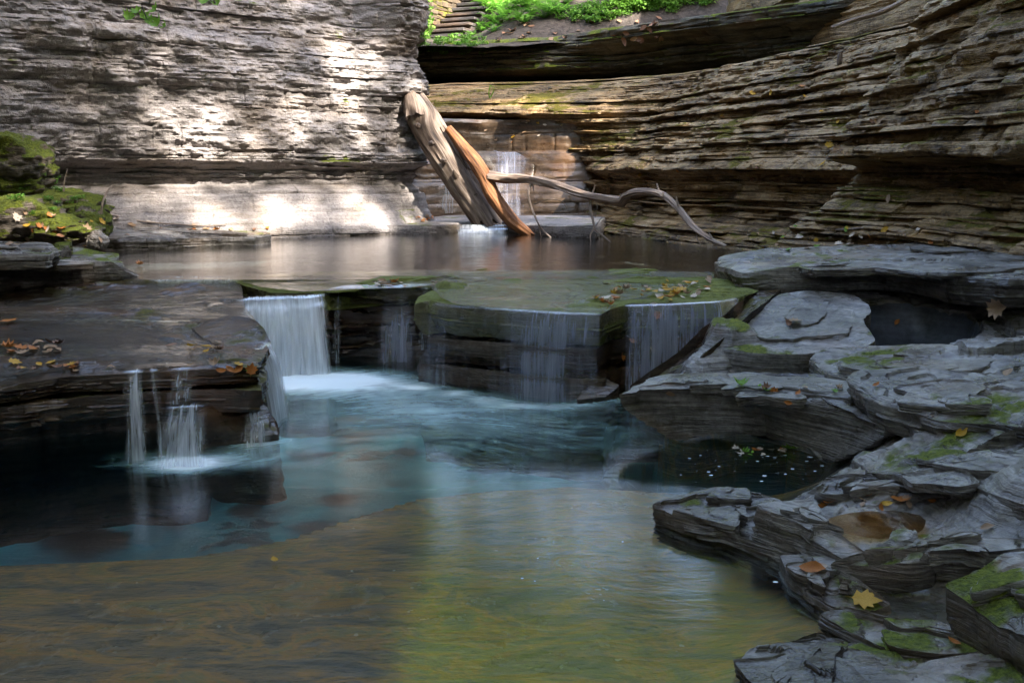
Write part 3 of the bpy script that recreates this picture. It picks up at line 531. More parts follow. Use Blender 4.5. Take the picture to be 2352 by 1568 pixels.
one('rock_slab', 'rugged triangular boulder beside the amber rock puddle', 'rock', [(1738, 1150, .2), (1790, 1122, .22), (1850, 1130, .22), (1890, 1175, .2), (1925, 1215, .17), (2010, 1235, .14), (2000, 1275, .11), (1950, 1290, .1), (1900, 1262, .12), (1820, 1210, .14), (1770, 1180, .17)], .22, M['slate'], seed=90, under=-.05, nlam=6, lamamp=.6, round_=.05, bump=.03)
one('rock_slab', 'grey slab between the amber puddle and the big corner boulder', 'rock', [(1920, 1300, .1), (2000, 1262, .14), (2100, 1240, .17), (2250, 1225, .2), (2420, 1230, .24), (2420, 1260, .23), (2260, 1268, .17), (2150, 1290, .14), (2050, 1300, .12), (1980, 1310, .1)], .1, M['slate'], seed=91, under=.05, nlam=5)
one('rock_slab', 'wet dark-edged slab holding a curled brown leaf at the pool edge', 'rock', [(1775, 1268, .05), (1810, 1248, .08), (1870, 1262, .09), (1930, 1310, .08), (2000, 1352, .07), (2040, 1388, .05), (1960, 1396, .04), (1890, 1388, .04), (1820, 1335, .04), (1785, 1300, .04)], .12, M['slate'], seed=92, under=.02, nlam=5)
one('rock_slab', 'big moss-spotted boulder cut by the right edge near the bottom', 'rock', [(2180, 1345, .24), (2230, 1305, .28), (2300, 1272, .31), (2450, 1250, .36), (2600, 1350, .36), (2550, 1480, .3), (2420, 1480, .26), (2330, 1450, .24), (2250, 1410, .22), (2200, 1378, .22)], .24, M['slate'], seed=93, under=.12, nlam=6, lamamp=.5, round_=.05, bump=.02)
one('rock_slab', 'wet slab with a shallow film beneath the yellow maple leaf', 'rock', [(1880, 1412, .05), (1950, 1396, .06), (2080, 1398, .07), (2200, 1425, .08), (2350, 1480, .08), (2500, 1560, .1), (2300, 1560, .06), (2150, 1510, .05), (2050, 1496, .05), (1980, 1480, .04), (1920, 1440, .04)], .1, M['slate'], seed=94, under=.03, nlam=5)
one('rock_slab', 'cracked grey slab filling the bottom right corner', 'rock', [(1890, 1505, .06), (1990, 1500, .07), (2100, 1530, .08), (2300, 1560, .1), (2500, 1650, .12), (2300, 1900, .1), (1950, 1800, .05), (1830, 1600, .03)], .1, M['slate'], seed=95, under=.03, nlam=5)
one('rock_slab', 'olive-tinged slab sliding under water at the bottom right', 'rock', [(1650, 1518, .015), (1740, 1494, .03), (1840, 1448, .04), (1890, 1436, .05), (1950, 1480, .05), (1930, 1540, .05), (1880, 1640, .04), (1760, 1640, .01), (1680, 1560, .0)], .1, M['slate'], seed=96, under=.0, nlam=4)
gu = slab('wet_boulder', [W(*p) for p in [(1800, 664, .63), (1740, 705, .57), (1690, 752, .47), (1650, 795, .38), (1600, 856, .25), (1520, 882, .14), (1440, 892, .04), (1480, 862, .16), (1560, 800, .32), (1620, 752, .45), (1680, 704, .57), (1740, 668, .63)]], .4, M['wet'], None, seed=99, under=.02, round_=.05, nlam=6, lamamp=.5, rag=.015)
tag(gu, 'dark brown wet rock slanting down the gully right of the falls block', 'rock')
ob = slab('wet_boulder', [W(*p) for p in [(1322, 918, .03), (1345, 885, .1), (1375, 868, .13), (1410, 868, .12), (1432, 890, .07), (1400, 908, .04), (1360, 922, .02)]], .2, M['wet'], None, seed=97, under=-.03, round_=.04, nlam=4, lamamp=.2)
tag(ob, 'small dark boulder at the foot of the falls block', 'rock')

one('rock_slab', 'smooth pale dome of rock between the gully and the pothole', 'rock', [(1655, 802, .35), (1690, 752, .45), (1740, 708, .55), (1790, 676, .62), (1880, 668, .64), (1970, 676, .63), (2000, 704, .58), (1982, 742, .52), (2020, 786, .43), (1960, 806, .38), (1850, 816, .35), (1740, 812, .35)], .3, M['slate'], seed=98, under=.02, nlam=5, lamamp=.12, round_=.03, bump=.012, ang_=False, flakes=2)
# the pothole: a smooth water-worn bowl
th = np.linspace(0, 2 * math.pi, 72, endpoint=False); rows = []
for f in np.linspace(0, 1, 14):
    rr = (1 - f ** 2.2 * .98) * (1 + .06 * fbm(np.cos(th) * 2, np.sin(th) * 2, 0, 8, 3)); x = 2.68 + .415 * rr * np.cos(th); y = 6.62 + .435 * rr * np.sin(th); top = np.array([bedz(2.68 + .5 * math.cos(a), 6.62 + .52 * math.sin(a)) for a in th])
    rows.append(np.stack([x, y, (top - .012) * (1 - f) + .16 * f - .02 * np.sin(f * 3.14)], 1))
tag(mk('pothole', np.stack(rows), gridf(14, 72, True, flip=True), M['pot']), 'dark round pothole worn into the right bank', 'pothole')
# ---------------------------------------------------------------- water
wx = axis([(-9, -3, .3), (-3, 2.4, .05), (2.4, 9, .4)]); wy = axis([(-4, 2.4, .3), (2.4, 8.4, .05)])
XW, YW = np.meshgrid(wx, wy)
def blob(p, sx, sy): return np.exp(-(((XW - p[0]) / sx) ** 2 + ((YW - p[1]) / sy) ** 2))
foam = .34 * blob(W(1080, 985, 0), 1.25, .75) + 1.2 * blob(W(680, 872, 0), .46, .36) + .8 * blob(W(820, 880, 0), .6, .4) + .42 * blob(W(950, 930, 0), .7, .5) + .95 * blob(W(425, 1066, 0), .2, .14) + .42 * blob(W(500, 1055, 0), .5, .2) + .5 * blob(W(600, 1015, 0), .25, .13)
for q in [(960, 890), (1050, 905), (1120, 918), (1190, 932), (1270, 935), (1340, 930), (1400, 920)]: foam += .42 * blob(W(*q, 0), .13, .1)
foam = np.clip(foam, 0, 1.2)
wa = .5 * fbm(XW * .9, YW * .9, 0, 77, 3); fu = XW + wa; fw = YW * 1.3 + .6 * wa + .35 * np.sin(XW * 2.2)
nW = XW.size; nr, nc = XW.shape
ZW = .02 * foam * fbm(XW * 3, YW * 6, 0, 12, 3) + .03 * np.clip(foam - .7, 0, 1)
V = np.stack([XW, YW, ZW], -1).reshape(-1, 3)
ring = np.r_[np.arange(nc), np.arange(1, nr) * nc + nc - 1, (nr - 1) * nc + np.arange(nc - 2, -1, -1), np.arange(nr - 2, 0, -1) * nc]
Vb = V[ring].copy(); Vb[:, 2] = -1.7; nb = len(ring)
qs = [tuple(a) for a in gridf(nr, nc)]
side = [(int(ring[i]), nW + i, nW + (i + 1) % nb, int(ring[(i + 1) % nb])) for i in range(nb)]
cen = nW + nb; tri = [(nW + (i + 1) % nb, nW + i, cen) for i in range(nb)]
V = np.vstack([V, Vb, [[0, 2, -1.7]]]); pad = np.zeros(nb + 1)
pool = mk('lower_pool', V, [tuple(int(k) for k in a) for a in qs] + side + tri, M['water'], attrs={'foam': np.r_[foam.ravel(), pad], 'fu': np.r_[fu.ravel(), pad], 'fw': np.r_[fw.ravel(), pad]})
tag(pool, kind='structure')
def sheet(name, outline, mat, z=None, ds=.06, rings=14, wave=.006, seed=5, dz=.012):
    Q, s, _ = resample([W(*p) for p in outline], ds, True); c = Q.mean(0); A = np.c_[Q[:, :2] - c[:2], np.ones(len(Q))]; pl, *_ = np.linalg.lstsq(A, Q[:, 2], rcond=None)
    rows = []
    for f in np.linspace(.01, 1, rings):
        d = (Q[:, :2] - c[:2]) * f; zz = d @ pl[:2] + pl[2] + (Q[:, 2] - (Q[:, :2] - c[:2]) @ pl[:2] - pl[2]) * f ** 2
        x, y = c[0] + d[:, 0], c[1] + d[:, 1]
        rows.append(np.stack([x, y, zz + dz + wave * fbm(x * 2.2, y * 5, 0, seed, 3)], 1))
    return tag(mk(name, np.stack(rows), gridf(len(rows), len(Q), True, flip=True), mat), kind='structure')
pu = [(-7, 8.3), (3.0, 8.3), (3.0, 17.4), (-7, 17.4)]
xs = np.linspace(-8, 2.8, 60); ys = np.linspace(8.25, 15.3, 60); XU, YU = np.meshgrid(xs, ys)
tag(mk('upper_pool', np.stack([XU, YU, .6 + .002 * fbm(XU, YU * 3, 0, 3)], -1), gridf(*XU.shape), M['upwater']), kind='structure')
xs = np.linspace(-1.7, 1.2, 20); ys = np.linspace(14.45, 17, 20); XU, YU = np.meshgrid(xs, ys)
tag(mk('far_basin_water', np.stack([XU, YU, .72 + 0 * XU], -1), gridf(*XU.shape), M['upwater']), kind='structure')
sheet('stream_over_sill', [(548, 645, .585), (600, 662, .58), (700, 672, .578), (745, 668, .58), (800, 656, .59), (985, 656, .59), (1012, 685, .583), (1045, 701, .58), (1150, 707, .58), (1300, 717, .58), (1388, 720, .578), (1430, 694, .584), (1560, 668, .6), (1640, 640, .602), (1640, 626, .602), (1300, 622, .602), (1000, 622, .602), (640, 630, .602)], M['film'], dz=.006, wave=.01, rings=26, seed=15)
sheet('stream_over_platform', [(-800, 905, .437), (0, 862, .437), (200, 845, .437), (300, 848, .437), (450, 842, .44), (560, 820, .445), (470, 765, .465), (540, 735, .5), (590, 742, .49), (560, 700, .53), (556, 660, .556), (540, 644, .575), (330, 643, .572), (60, 668, .56), (-800, 690, .56)], M['film'], dz=.002, wave=.014, rings=40, seed=25)
pud = sheet('rock_puddle', [(1890, 1200, .105), (1910, 1186, .105), (1960, 1176, .105), (2010, 1172, .105), (2060, 1172, .105), (2110, 1180, .105), (2130, 1198, .105), (2115, 1222, .105), (2060, 1238, .105), (2000, 1236, .105), (1930, 1222, .105)], M['puddle'], dz=.0, wave=0, rings=5)

def curtain(name, label, lip, z1, mat, out=.12, back=.12, nt=26, dens=1., seed=1, edge=.12, nrm=None, strand=.03, dfun=None, ds=.012, pw=2.0, group=None, spread=.0):
    Q, s, _ = resample(lip, ds); Q = smooth1(Q, 4); n = len(Q); T = np.gradient(Q[:, :2], axis=0); T /= np.linalg.norm(T, axis=1)[:, None]
    N = np.stack([T[:, 1], -T[:, 0]], 1) if nrm is None else np.tile(np.asarray(nrm) / np.linalg.norm(nrm), (n, 1))
    jit = strand * fbm(s * 9, seed, 0, seed, 3)
    rows = []; U = []; dn = []
    ed = np.clip(np.minimum(s, s[-1] - s) / (edge * 1.3), 0, 1); ed = ed * ed * (3 - 2 * ed)
    for i in range(nt):
        t = i / (nt - 1)
        a = t ** 1.25; lipr = .05 if back > .04 else .02     # slides over a rounded lip, then drops
        if t < .16: e = t / .16; o = -back * (1 - e) - lipr * (1 - e) + 0 * s; z = Q[:, 2] + .01 + 0 * s
        elif t < .3: e = (t - .16) / .14 * math.pi / 2; o = lipr * math.sin(e) - lipr * .6 + 0 * s; z = Q[:, 2] + .01 - lipr * (1 - math.cos(e))
        else:
            e = (t - .3) / .7; z0_ = Q[:, 2] + .01 - lipr; o = lipr * .4 + out * e ** (1 / pw) + jit * e + .012 * fbm(s * 30, e * .6, 0, seed + 5, 2) * e; z = z0_ + (z1 - z0_) * e
        fan = (s / s[-1] - .5) * spread * max(0, t - .2)
        rows.append(np.stack([Q[:, 0] + N[:, 0] * o + T[:, 0] * fan, Q[:, 1] + N[:, 1] * o + T[:, 1] * fan, z], 1)); U.append(np.stack([s, np.full(n, t * .8)], 1))
        d = dens * ed * (np.clip((t - .06) / .34, 0, 1) ** .8 if back else 1)
        if dfun is not None: d = d * dfun(s / s[-1], t)
        dn.append(d + 0 * s)
    o = mk(name, np.stack(rows), gridf(nt, n), mat, attrs={'dens': np.stack(dn)}, uv=np.concatenate(U)); return tag(o, label, 'waterfall', group)
Wl = lambda L: [W(*p) for p in L]
curtain('waterfall', 'tall silky curtain of white water pouring over the lip', Wl([(540, 692, .545), (580, 686, .55), (650, 684, .555), (700, 684, .56), (752, 676, .565)]), -.02, M['fall'], out=.2, dens=1.3, seed=3, nrm=(.25, -1), spread=.12, strand=.06)
curtain('waterfall', 'second layer of falling water inside the tall curtain', Wl([(560, 690, .54), (650, 686, .55), (745, 678, .56)]), -.02, M['fall'], out=.26, dens=.7, seed=4, nrm=(.3, -1), spread=.2, strand=.09)
curtain('waterfall', 'water sliding off the rounded boulder into the foam', Wl([(565, 815, .42), (596, 806, .425), (624, 786, .44)]), -.02, M['fall'], out=.14, dens=.95, seed=5, nrm=(.7, -.6), edge=.06)
curtain('waterfall', 'narrow left stream dropping from the left ledge', Wl([(278, 857, .44), (332, 854, .44)]), -.01, M['spray'], out=.16, spread=.06, dens=1., seed=7, nrm=(.3, -1), edge=.035, dfun=lambda f, t: .5 + .7 * np.exp(-((f - .6) / .3) ** 2))
curtain('waterfall', 'single thin thread of water on the left ledge', Wl([(340, 853, .44), (366, 852, .44)]), .0, M['spray'], out=.12, dens=.9, seed=8, nrm=(.45, -1), edge=.025)
curtain('waterfall', 'wide lower spray of white water under the left ledge', Wl([(362, 940, .28), (420, 936, .28), (480, 932, .28)]), -.01, M['spray'], out=.12, dens=1.1, seed=9, nrm=(.1, -1), edge=.1, back=.05, strand=.06, spread=.12)
curtain('waterfall', 'faint upper veil feeding the wide lower spray', Wl([(378, 852, .44), (430, 848, .44), (460, 847, .44)]), .27, M['spray'], out=.07, dens=.6, seed=10, nrm=(0, -1), edge=.08)
curtain('waterfall', 'short spray of water at the right end of the left ledge', Wl([(548, 938, .2), (590, 932, .2), (615, 945, .18)]), .0, M['spray'], out=.1, dens=.8, seed=11, spread=.1, nrm=(.2, -1), edge=.08, back=.03)
curtain('waterfall', 'low line of white water stepping down from the upper pool on the left', Wl([(335, 640, .59), (420, 638, .592), (500, 638, .592), (560, 640, .59)]), .555, M['fall'], out=.05, dens=.55, seed=12, nrm=(0, -1), back=.02, nt=12)
curtain('waterfall', 'two thin trickles falling into the dark recess', Wl([(757, 662, .575), (790, 661, .575)]), 0, M['spray'], out=.13, dens=.55, seed=13, nrm=(0, -1), edge=.05)
curtain('waterfall', 'trickle at the right end of the dark recess', Wl([(962, 662, .575), (992, 662, .575)]), .1, M['spray'], out=.1, dens=.6, seed=14, nrm=(-.2, -1), edge=.05)
curtain('waterfall', 'small white cascade beside the foot of the orange trunk', Wl([(1046, 518, .712), (1100, 518, .708), (1168, 518, .712)]), .6, M['fall'], out=.1, dens=1.2, seed=15, nrm=(0, -1), ds=.02, back=.15, edge=.08)
curtain('waterfall', 'bright water slide on the wall behind the orange trunk', [D(1115, 338, 16.8), D(1150, 352, 16.75), D(1185, 350, 16.75), D(1225, 375, 16.6)], .72, M['veil'], out=.42, dens=.55, seed=16, nrm=(0, -1), ds=.02, back=.0, edge=.3, strand=.1, pw=1.2)
curtain('waterfall', 'fine dripping water left of the log', [D(1000, 425, 16.4), D(1060, 425, 16.5)], .8, M['spray'], out=.1, dens=.35, seed=17, nrm=(0, -1), ds=.02, back=.0, edge=.1)
curtain('waterfall', 'faint veil of water down the wall of the dark recess', Wl([(860, 661, .575), (910, 660, .575), (960, 661, .575)]), .0, M['veil'], out=.14, dens=.8, seed=23, nrm=(0, -1), edge=.1, dfun=lambda f, t: .25 + .75 * np.clip((t - .45) / .2, 0, 1))
blip = [W(*p) for p in [(968, 694, .56), (1000, 699, .572), (1040, 704, .572), (1150, 710, .572), (1300, 720, .572), (1388, 723, .57)]]
curtain('waterfall', 'broad thin veil of water over the front of the falls block', blip, -.02, M['veil'], out=.055, dens=.95, seed=18, edge=.06, back=.1, strand=.012, dfun=lambda f, t: (.2 + .8 * np.clip((f - .42) / .2, 0, 1)) * (1 - .75 * math.exp(-((t - .56) / .03) ** 2)) * (1 - .6 * math.exp(-((t - .8) / .03) ** 2)) * (.72 + .5 * vn(f * 9, t * 1.5, 0, 44)))
curtain('waterfall', 'bluish sheet of water sliding into the gully right of the falls block', [W(*p) for p in [(1425, 703, .575), (1540, 700, .585), (1650, 694, .6), (1700, 686, .6)]], -.02, M['veil'], out=.06, dens=.8, seed=19, edge=.06, back=.06, strand=.012)

# ---------------------------------------------------------------- driftwood
def wood(name, cols, vec=(10, 10, 1.2), rough=.75, bump=.9):
    t = NT(name); co = t.n('ShaderNodeUVMap').outputs[0]
    g = t.noise(t.mapv(co, (14, 1.5, 1)), 1., 6., .65, .5); g2 = t.noise(t.mapv(co, (3, 1.2, 1), (3, 3, 0)), 1.3, 4., .6)
    v = t.math('ADD', t.math('MULTIPLY', g, .6), t.math('MULTIPLY', g2, .4))
    c = t.ramp(v, cols); b = t.n('ShaderNodeBump', i_Strength=bump, i_Distance=.02, i_Height=g)
    t.put(t.out.inputs[0], t.n('ShaderNodeBsdfPrincipled', i_Base_Color=c, i_Roughness=rough, i_Normal=b)); return t.m
M['log'] = wood('weathered_wood', [(.38, (.014, .01, .008)), (.45, (.07, .045, .03)), (.53, (.155, .112, .082)), (.68, (.3, .25, .205))])
M['orange'] = wood('peeled_orange_wood', [(.37, (.02, .008, .004)), (.45, (.11, .042, .014)), (.55, (.26, .1, .028)), (.7, (.25, .165, .11))])
M['branch'] = wood('pale_branch_bark', [(.36, (.06, .04, .03)), (.47, (.22, .15, .105)), (.62, (.4, .31, .24))])
M['twig'] = wood('dry_twig', [(.3, (.12, .08, .06)), (.6, (.36, .28, .22))])
M['bark'] = wood('tree_bark', [(.3, (.03, .025, .02)), (.6, (.12, .1, .085))])
def catmull(P, m=10):
    P = np.asarray(P, float); Q = np.vstack([2 * P[0] - P[1], P, 2 * P[-1] - P[-2]]); out = []
    for i in range(1, len(Q) - 2):
        for t in np.linspace(0, 1, m, endpoint=False):
            a, b, c, d = Q[i - 1], Q[i], Q[i + 1], Q[i + 2]
            out.append(.5 * (2 * b + (c - a) * t + (2 * a - 5 * b + 4 * c - d) * t * t + (3 * b - a - 3 * c + d) * t ** 3))
    return np.array(out + [P[-1]])
def tube(name, P, rad, mat, parent=None, seg=14, m=8, amp=.12, freq=3., seed=1, ridge=0., flat=1.):
    C = catmull(np.c_[np.asarray(P, float), np.asarray(rad, float)[:, None]], m); c, r = C[:, :3], np.maximum(C[:, 3], .0008); n = len(c)
    T = np.gradient(c, axis=0); T /= np.linalg.norm(T, axis=1)[:, None] + 1e-9
    up = np.array([0, 0, 1.]) if abs(T[0, 2]) < .9 else np.array([1., 0, 0]); a = np.cross(T, up); a /= np.linalg.norm(a, axis=1)[:, None] + 1e-9; b = np.cross(T, a)
    th = np.linspace(0, 2 * math.pi, seg, endpoint=False); L = np.r_[0, np.cumsum(np.linalg.norm(np.diff(c, axis=0), axis=1))]
    rr = r[:, None] * (1 + amp * fbm(np.cos(th)[None] * freq, np.sin(th)[None] * freq, (L * 2.)[:, None] + 0 * th[None], seed, 4) * 1.6)
    if ridge: rr = rr * (1 + ridge * vn(th[None] * 5 / 1., (L * 1.2)[:, None], 0, seed + 2))
    V = c[:, None] + rr[..., None] * (np.cos(th)[None, :, None] * a[:, None] + np.sin(th)[None, :, None] * b[:, None] * flat)
    jag = .25 * r[0] * vn(th * 4, 0, 0, seed + 9); V[0] += T[0] * jag[:, None]; V[-1] += T[-1] * (1.0 * r[-1] * vn(th * 4, 3, 0, seed + 9))[:, None]
    V = V.reshape(-1, 3); V = np.vstack([V, c[0] + T[0] * r[0] * .5, c[-1] - T[-1] * r[-1] * .2])
    fs = [tuple(int(x) for x in f) for f in gridf(n, seg, True)]; k0, k1 = n * seg, n * seg + 1
    fs += [(k0, (j + 1) % seg, j) for j in range(seg)] + [(k1, (n - 1) * seg + j, (n - 1) * seg + (j + 1) % seg) for j in range(seg)]
    uv = np.stack([np.tile(np.abs(th / math.pi - 1), n), np.repeat(L, seg)], 1); uv = np.vstack([uv, [[0, 0], [0, 0]]])
    return mk(name, V, fs, mat, parent, sharp=50, uv=uv)
lg = empty('driftwood_log', D(1110, 495, 14.6), 'thick weathered log leaning from the cliff into the small cascade', 'log')
tube('trunk', [D(948, 232, 15.0), D(978, 284, 15.0), D(1012, 340, 14.9), D(1048, 397, 14.8), D(1083, 452, 14.7), D(1118, 507, 14.62)], [.2, .24, .24, .23, .215, .2], M['log'], lg, 72, 26, .07, 3., 5, ridge=.035)
tube('broken_tip', [D(952, 270, 14.86), D(946, 235, 14.9), D(938, 206, 14.95)], [.15, .13, .05], M['log'], lg, 24, 10, .3, 2.5, 6)
tube('bark_strip', [D(1015, 292, 14.82), D(1045, 345, 14.75), D(1075, 390, 14.68)], [.05, .075, .04], M['log'], lg, 12, 8, .25, 3, 8)
og = empty('fallen_tree', D(1215, 540, 14.1), 'orange peeled trunk with a long bare branch reaching right over the pool', 'fallen tree')
tube('trunk', [D(1030, 295, 14.75), D(1062, 335, 14.65), D(1092, 372, 14.5), D(1115, 410, 14.4), D(1130, 445, 14.35), D(1152, 478, 14.3), D(1180, 510, 14.2), D(1222, 542, 14.05)], [.06, .085, .105, .105, .11, .1, .095, .06], M['orange'], og, 40, 20, .12, 3., 15, ridge=.05)
brp = [D(1125, 405, 14.35), D(1165, 410, 14.2), D(1215, 412, 13.9), D(1270, 424, 13.5), D(1330, 444, 13.1), D(1385, 455, 12.7), D(1428, 462, 12.4), D(1440, 450, 12.2), D(1470, 441, 12.0), D(1515, 446, 11.6), D(1550, 470, 11.1), D(1590, 518, 10.6), D(1630, 548, 10.2), D(1668, 566, 9.9)]
br = tube('branch', brp, [.075, .068, .06, .056, .052, .05, .058, .05, .044, .04, .033, .03, .025, .014], M['branch'], og, 18, 10, .3, 3, 25)
def twig(pts, r, parent=br, mat='twig', sd=3): return tube('twig', [D(*p) for p in pts], np.linspace(r, r * .45, len(pts)), M[mat], parent, 7, 5, .15, 3, sd)
twig([(1222, 416, 13.85), (1214, 445, 13.75), (1222, 480, 13.7), (1236, 512, 13.6), (1248, 530, 13.6), (1266, 546, 13.55)], .02)
twig([(1236, 512, 13.6), (1240, 530, 13.6), (1243, 545, 13.6)], .011)
twig([(1225, 470, 13.7), (1260, 458, 13.6), (1290, 462, 13.6), (1305, 480, 13.6)], .008)
twig([(1357, 452, 12.95), (1356, 480, 12.9), (1362, 505, 12.85), (1368, 528, 12.8), (1385, 542, 12.75), (1403, 557, 12.7)], .022)
twig([(1366, 522, 12.8), (1356, 540, 12.8), (1358, 562, 12.75)], .014)
twig([(1368, 520, 12.8), (1378, 505, 12.8), (1384, 498, 12.8)], .007)
twig([(1600, 530, 10.5), (1602, 548, 10.45), (1610, 562, 10.4)], .012)
twig([(1365, 455, 12.9), (1372, 475, 12.8), (1368, 500, 12.8)], .007)
rs_ = random.Random(5)
for k in range(9):                                # broken stubs along the branch
    i = rs_.randrange(1, len(brp) - 1); p = brp[i] + (brp[i + 1] - brp[i]) * rs_.random(); v = np.array([rs_.uniform(-.5, .5), rs_.uniform(-.4, .2), rs_.uniform(-1, .8)]); v *= rs_.uniform(.06, .16) / np.linalg.norm(v)
    tube('stub', [p, p + v * .6, p + v * 1.1 + [0, 0, .01]], [.018, .012, .006], M['twig'], br, 7, 4, .2, 3, k)
for k in range(5):
    q = D(960 + k * 30, 290 + k * 40, 14.6); v = np.array([rs_.uniform(-.1, .1), -.12, rs_.uniform(-.02, .12)]); tube('knot', [q, q + v * .5, q + v], [.045, .035, .015], M['log'], lg, 10, 5, .3, 3, 60 + k)
st = tube('dead_branch', [D(1910, 66, 11.0), D(1960, 47, 11.1), D(2020, 30, 11.2), D(2072, 4, 11.4), D(2100, -20, 11.5)], [.022, .026, .028, .03, .03], M['branch'], None, 10, 8, .12, 3, 33); tag(st, 'grey bare branch lying along the top of the right slope', 'branch')

# ---------------------------------------------------------------- placing things by casting a ray at the built surfaces
def upd(): bpy.context.view_layer.update()
upd(); DG = bpy.context.evaluated_depsgraph_get()
def hit(x, y, skip=('waterfall',)):
    d = Vector(ray(x, y)).normalized(); o = Vector((0, 0, CAMZ))
    for _ in range(6):
        ok, p, n, i, ob, mm = scn.ray_cast(DG, o, d)
        if not ok: return None
        if ob.name.split('.')[0] in skip: o = p + d * .01; continue
        return p, (n if n.dot(d) < 0 else -n), ob
    return None
for nm, lab, pts, r in [('stick', 'dry stick on the flat layered rocks above the thick ledge slab', [(1838, 540), (1880, 536), (1930, 532), (1985, 528)], .012), ('stick', 'bleached fallen stick along the long flat slab below the cliff', [(228, 492), (270, 500), (330, 512), (400, 518), (470, 522), (520, 520)], .014)]:
    P = []
    for p in pts:
        h = hit(*p)
        if h: P.append(np.array(h[0]) + [0, -.02, .02])
    tag(tube(nm, P, np.linspace(r, r * .5, len(P)), M['twig'], None, 7, 5, .2, 3, 41), lab, 'stick')
b0 = hit(233, 495); b0 = b0[0].y if b0 else 11.
tag(tube('stick', [D(232, 492, b0 - .1), D(236, 465, b0 - .1), D(246, 440, b0 - .05), D(262, 422, b0)], [.012, .011, .009, .005], M['twig'], None, 7, 6, .1, 3, 43), 'thin bare stem standing up beside the waterline boulder', 'stick')
tag(tube('stick', [D(146, 440, 11.0), D(147, 425, 11.0), D(150, 405, 11.0), D(156, 388, 11.0)], [.009, .008, .006, .004], M['twig'], None, 7, 6, .1, 3, 44), 'short bare stem standing on the mossy rock ramp', 'stick')
hb = hit(1926, 150)
if hb: tag(boulder('bark_chunk', None, np.array(hb[0]) + [0, -.03, .05], (.035, .03, .1), M['log'], 46, amp=.35, n=14), 'small upright chunk of wood on the right slope', 'wood chunk')

# ---------------------------------------------------------------- leaves
M['lyellow'] = plain('yellow_leaf', (0.42, 0.22, 0.02), (0.6, 0.36, 0.04), 30., .55, .3, trans=.25)
M['lorange'] = plain('orange_leaf', (0.3, 0.09, 0.02), (0.46, 0.18, 0.03), 30., .55, .3, trans=.2)
M['ltan'] = plain('tan_leaf', (0.22, 0.13, 0.07), (0.38, 0.26, 0.16), 30., .6, .3, trans=.15)
M['lbrown'] = plain('brown_leaf', (.1, .05, .03), (.26, .13, .07), 30., .6, .3)
M['lgreen'] = plain('green_leaf', (.12, .27, .03), (.24, .42, .05), 25., .5, .3, trans=.45)
M['lpale'] = plain('pale_leaf', (0.38, 0.3, 0.22), (0.55, 0.46, 0.37), 30., .6, .3)
def leaf_mesh(kind, sd):
    r = random.Random(sd)
    if kind == 'maple': pr = [(0, -.5), (.1, -.42), (.4, -.36), (.3, -.2), (.55, 0), (.34, .06), (.42, .3), (.2, .22), (0, .55), (-.2, .22), (-.42, .3), (-.34, .06), (-.55, 0), (-.3, -.2), (-.4, -.36), (-.1, -.42)]
    else: pr = [(0, -.5), (.16, -.32), (.26, -.1), (.27, .1), (.19, .3), (.07, .45), (0, .55), (-.07, .45), (-.19, .3), (-.27, .1), (-.26, -.1), (-.16, -.32)]
    cx, cy, f = r.uniform(-.3, 1.6), r.uniform(-.5, 1.1), r.uniform(.1, .7)
    zz = lambda x, y: cx * x * x + cy * y * y + f * abs(x) * .4
    V = [(0, 0, zz(0, 0))] + [(x * .55, y * .55, zz(x * .55, y * .55)) for x, y in pr] + [(x, y, zz(x, y) + r.uniform(-.03, .03)) for x, y in pr]; n = len(pr)
    Fc = [(0, 1 + i, 1 + (i + 1) % n) for i in range(n)] + [(1 + i, 1 + n + i, 1 + n + (i + 1) % n, 1 + (i + 1) % n) for i in range(n)]
    V += [(.012, -.5, zz(0, -.5)), (-.012, -.5, zz(0, -.5)), (.03, -.8, .05)]; k = len(V); Fc.append((k - 3, k - 2, k - 1))
    me = bpy.data.meshes.new('leaf'); me.from_pydata(V, [], Fc); me.update()
    for p in me.polygons: p.use_smooth = True
    return me
LM = {}
for kd in ('maple', 'oval'):
    for mt in ('lyellow', 'lorange', 'ltan', 'lbrown', 'lgreen', 'lpale'):
        for v in range(3):
            me = leaf_mesh(kd, hash((len(kd), len(mt), v)) % 999 + v * 7); me.materials.append(M[mt]); LM[kd, mt, v] = me
def put_leaf(x, y, size, mt, kind, label, group=None, tilt=.35, lift=.006, name='fallen_leaf'):
    h = hit(x, y)
    if not h: return None
    p, n, ob = h
    nn = (Vector(n) + Vector((0, 0, .6)) + Vector((random.uniform(-tilt, tilt), random.uniform(-tilt, tilt), 0))).normalized()
    o = bpy.data.objects.new(name, LM[kind, mt, random.randrange(3)]); COL.objects.link(o)
    q = nn.to_track_quat('Z', 'Y').to_matrix().to_4x4() @ Matrix.Rotation(random.uniform(0, 6.28), 4, 'Z')
    o.matrix_world = Matrix.Translation(p + nn * (lift + size * .06)) @ q @ Matrix.Diagonal((size, size, size, 1))
    return tag(o, label, 'leaf', group)
def scatter(n, cx, cy, sx, sy, sizes, label, group, mts=('lyellow', 'lorange', 'ltan', 'ltan', 'lbrown', 'lpale'), gauss=True, lim=None):
    for _ in range(n):
        x, y = (random.gauss(cx, sx), random.gauss(cy, sy)) if gauss else (random.uniform(cx - sx, cx + sx), random.uniform(cy - sy, cy + sy))
        put_leaf(x, y, random.uniform(*sizes), random.choice(mts), random.choice(('oval', 'oval', 'maple')), label, group)
lf = lambda s: ('small fallen leaf ' + s, 'fallen leaves ' + s)
scatter(34, 1510, 672, 55, 9, (.05, .085), *lf('in the drift along the lip right of the falls block'), mts=('lyellow', 'lorange', 'lyellow', 'ltan', 'lpale', 'ltan'))
scatter(12, 1590, 655, 40, 8, (.05, .08), *lf('between the leaf drift and the thick ledge slab'))
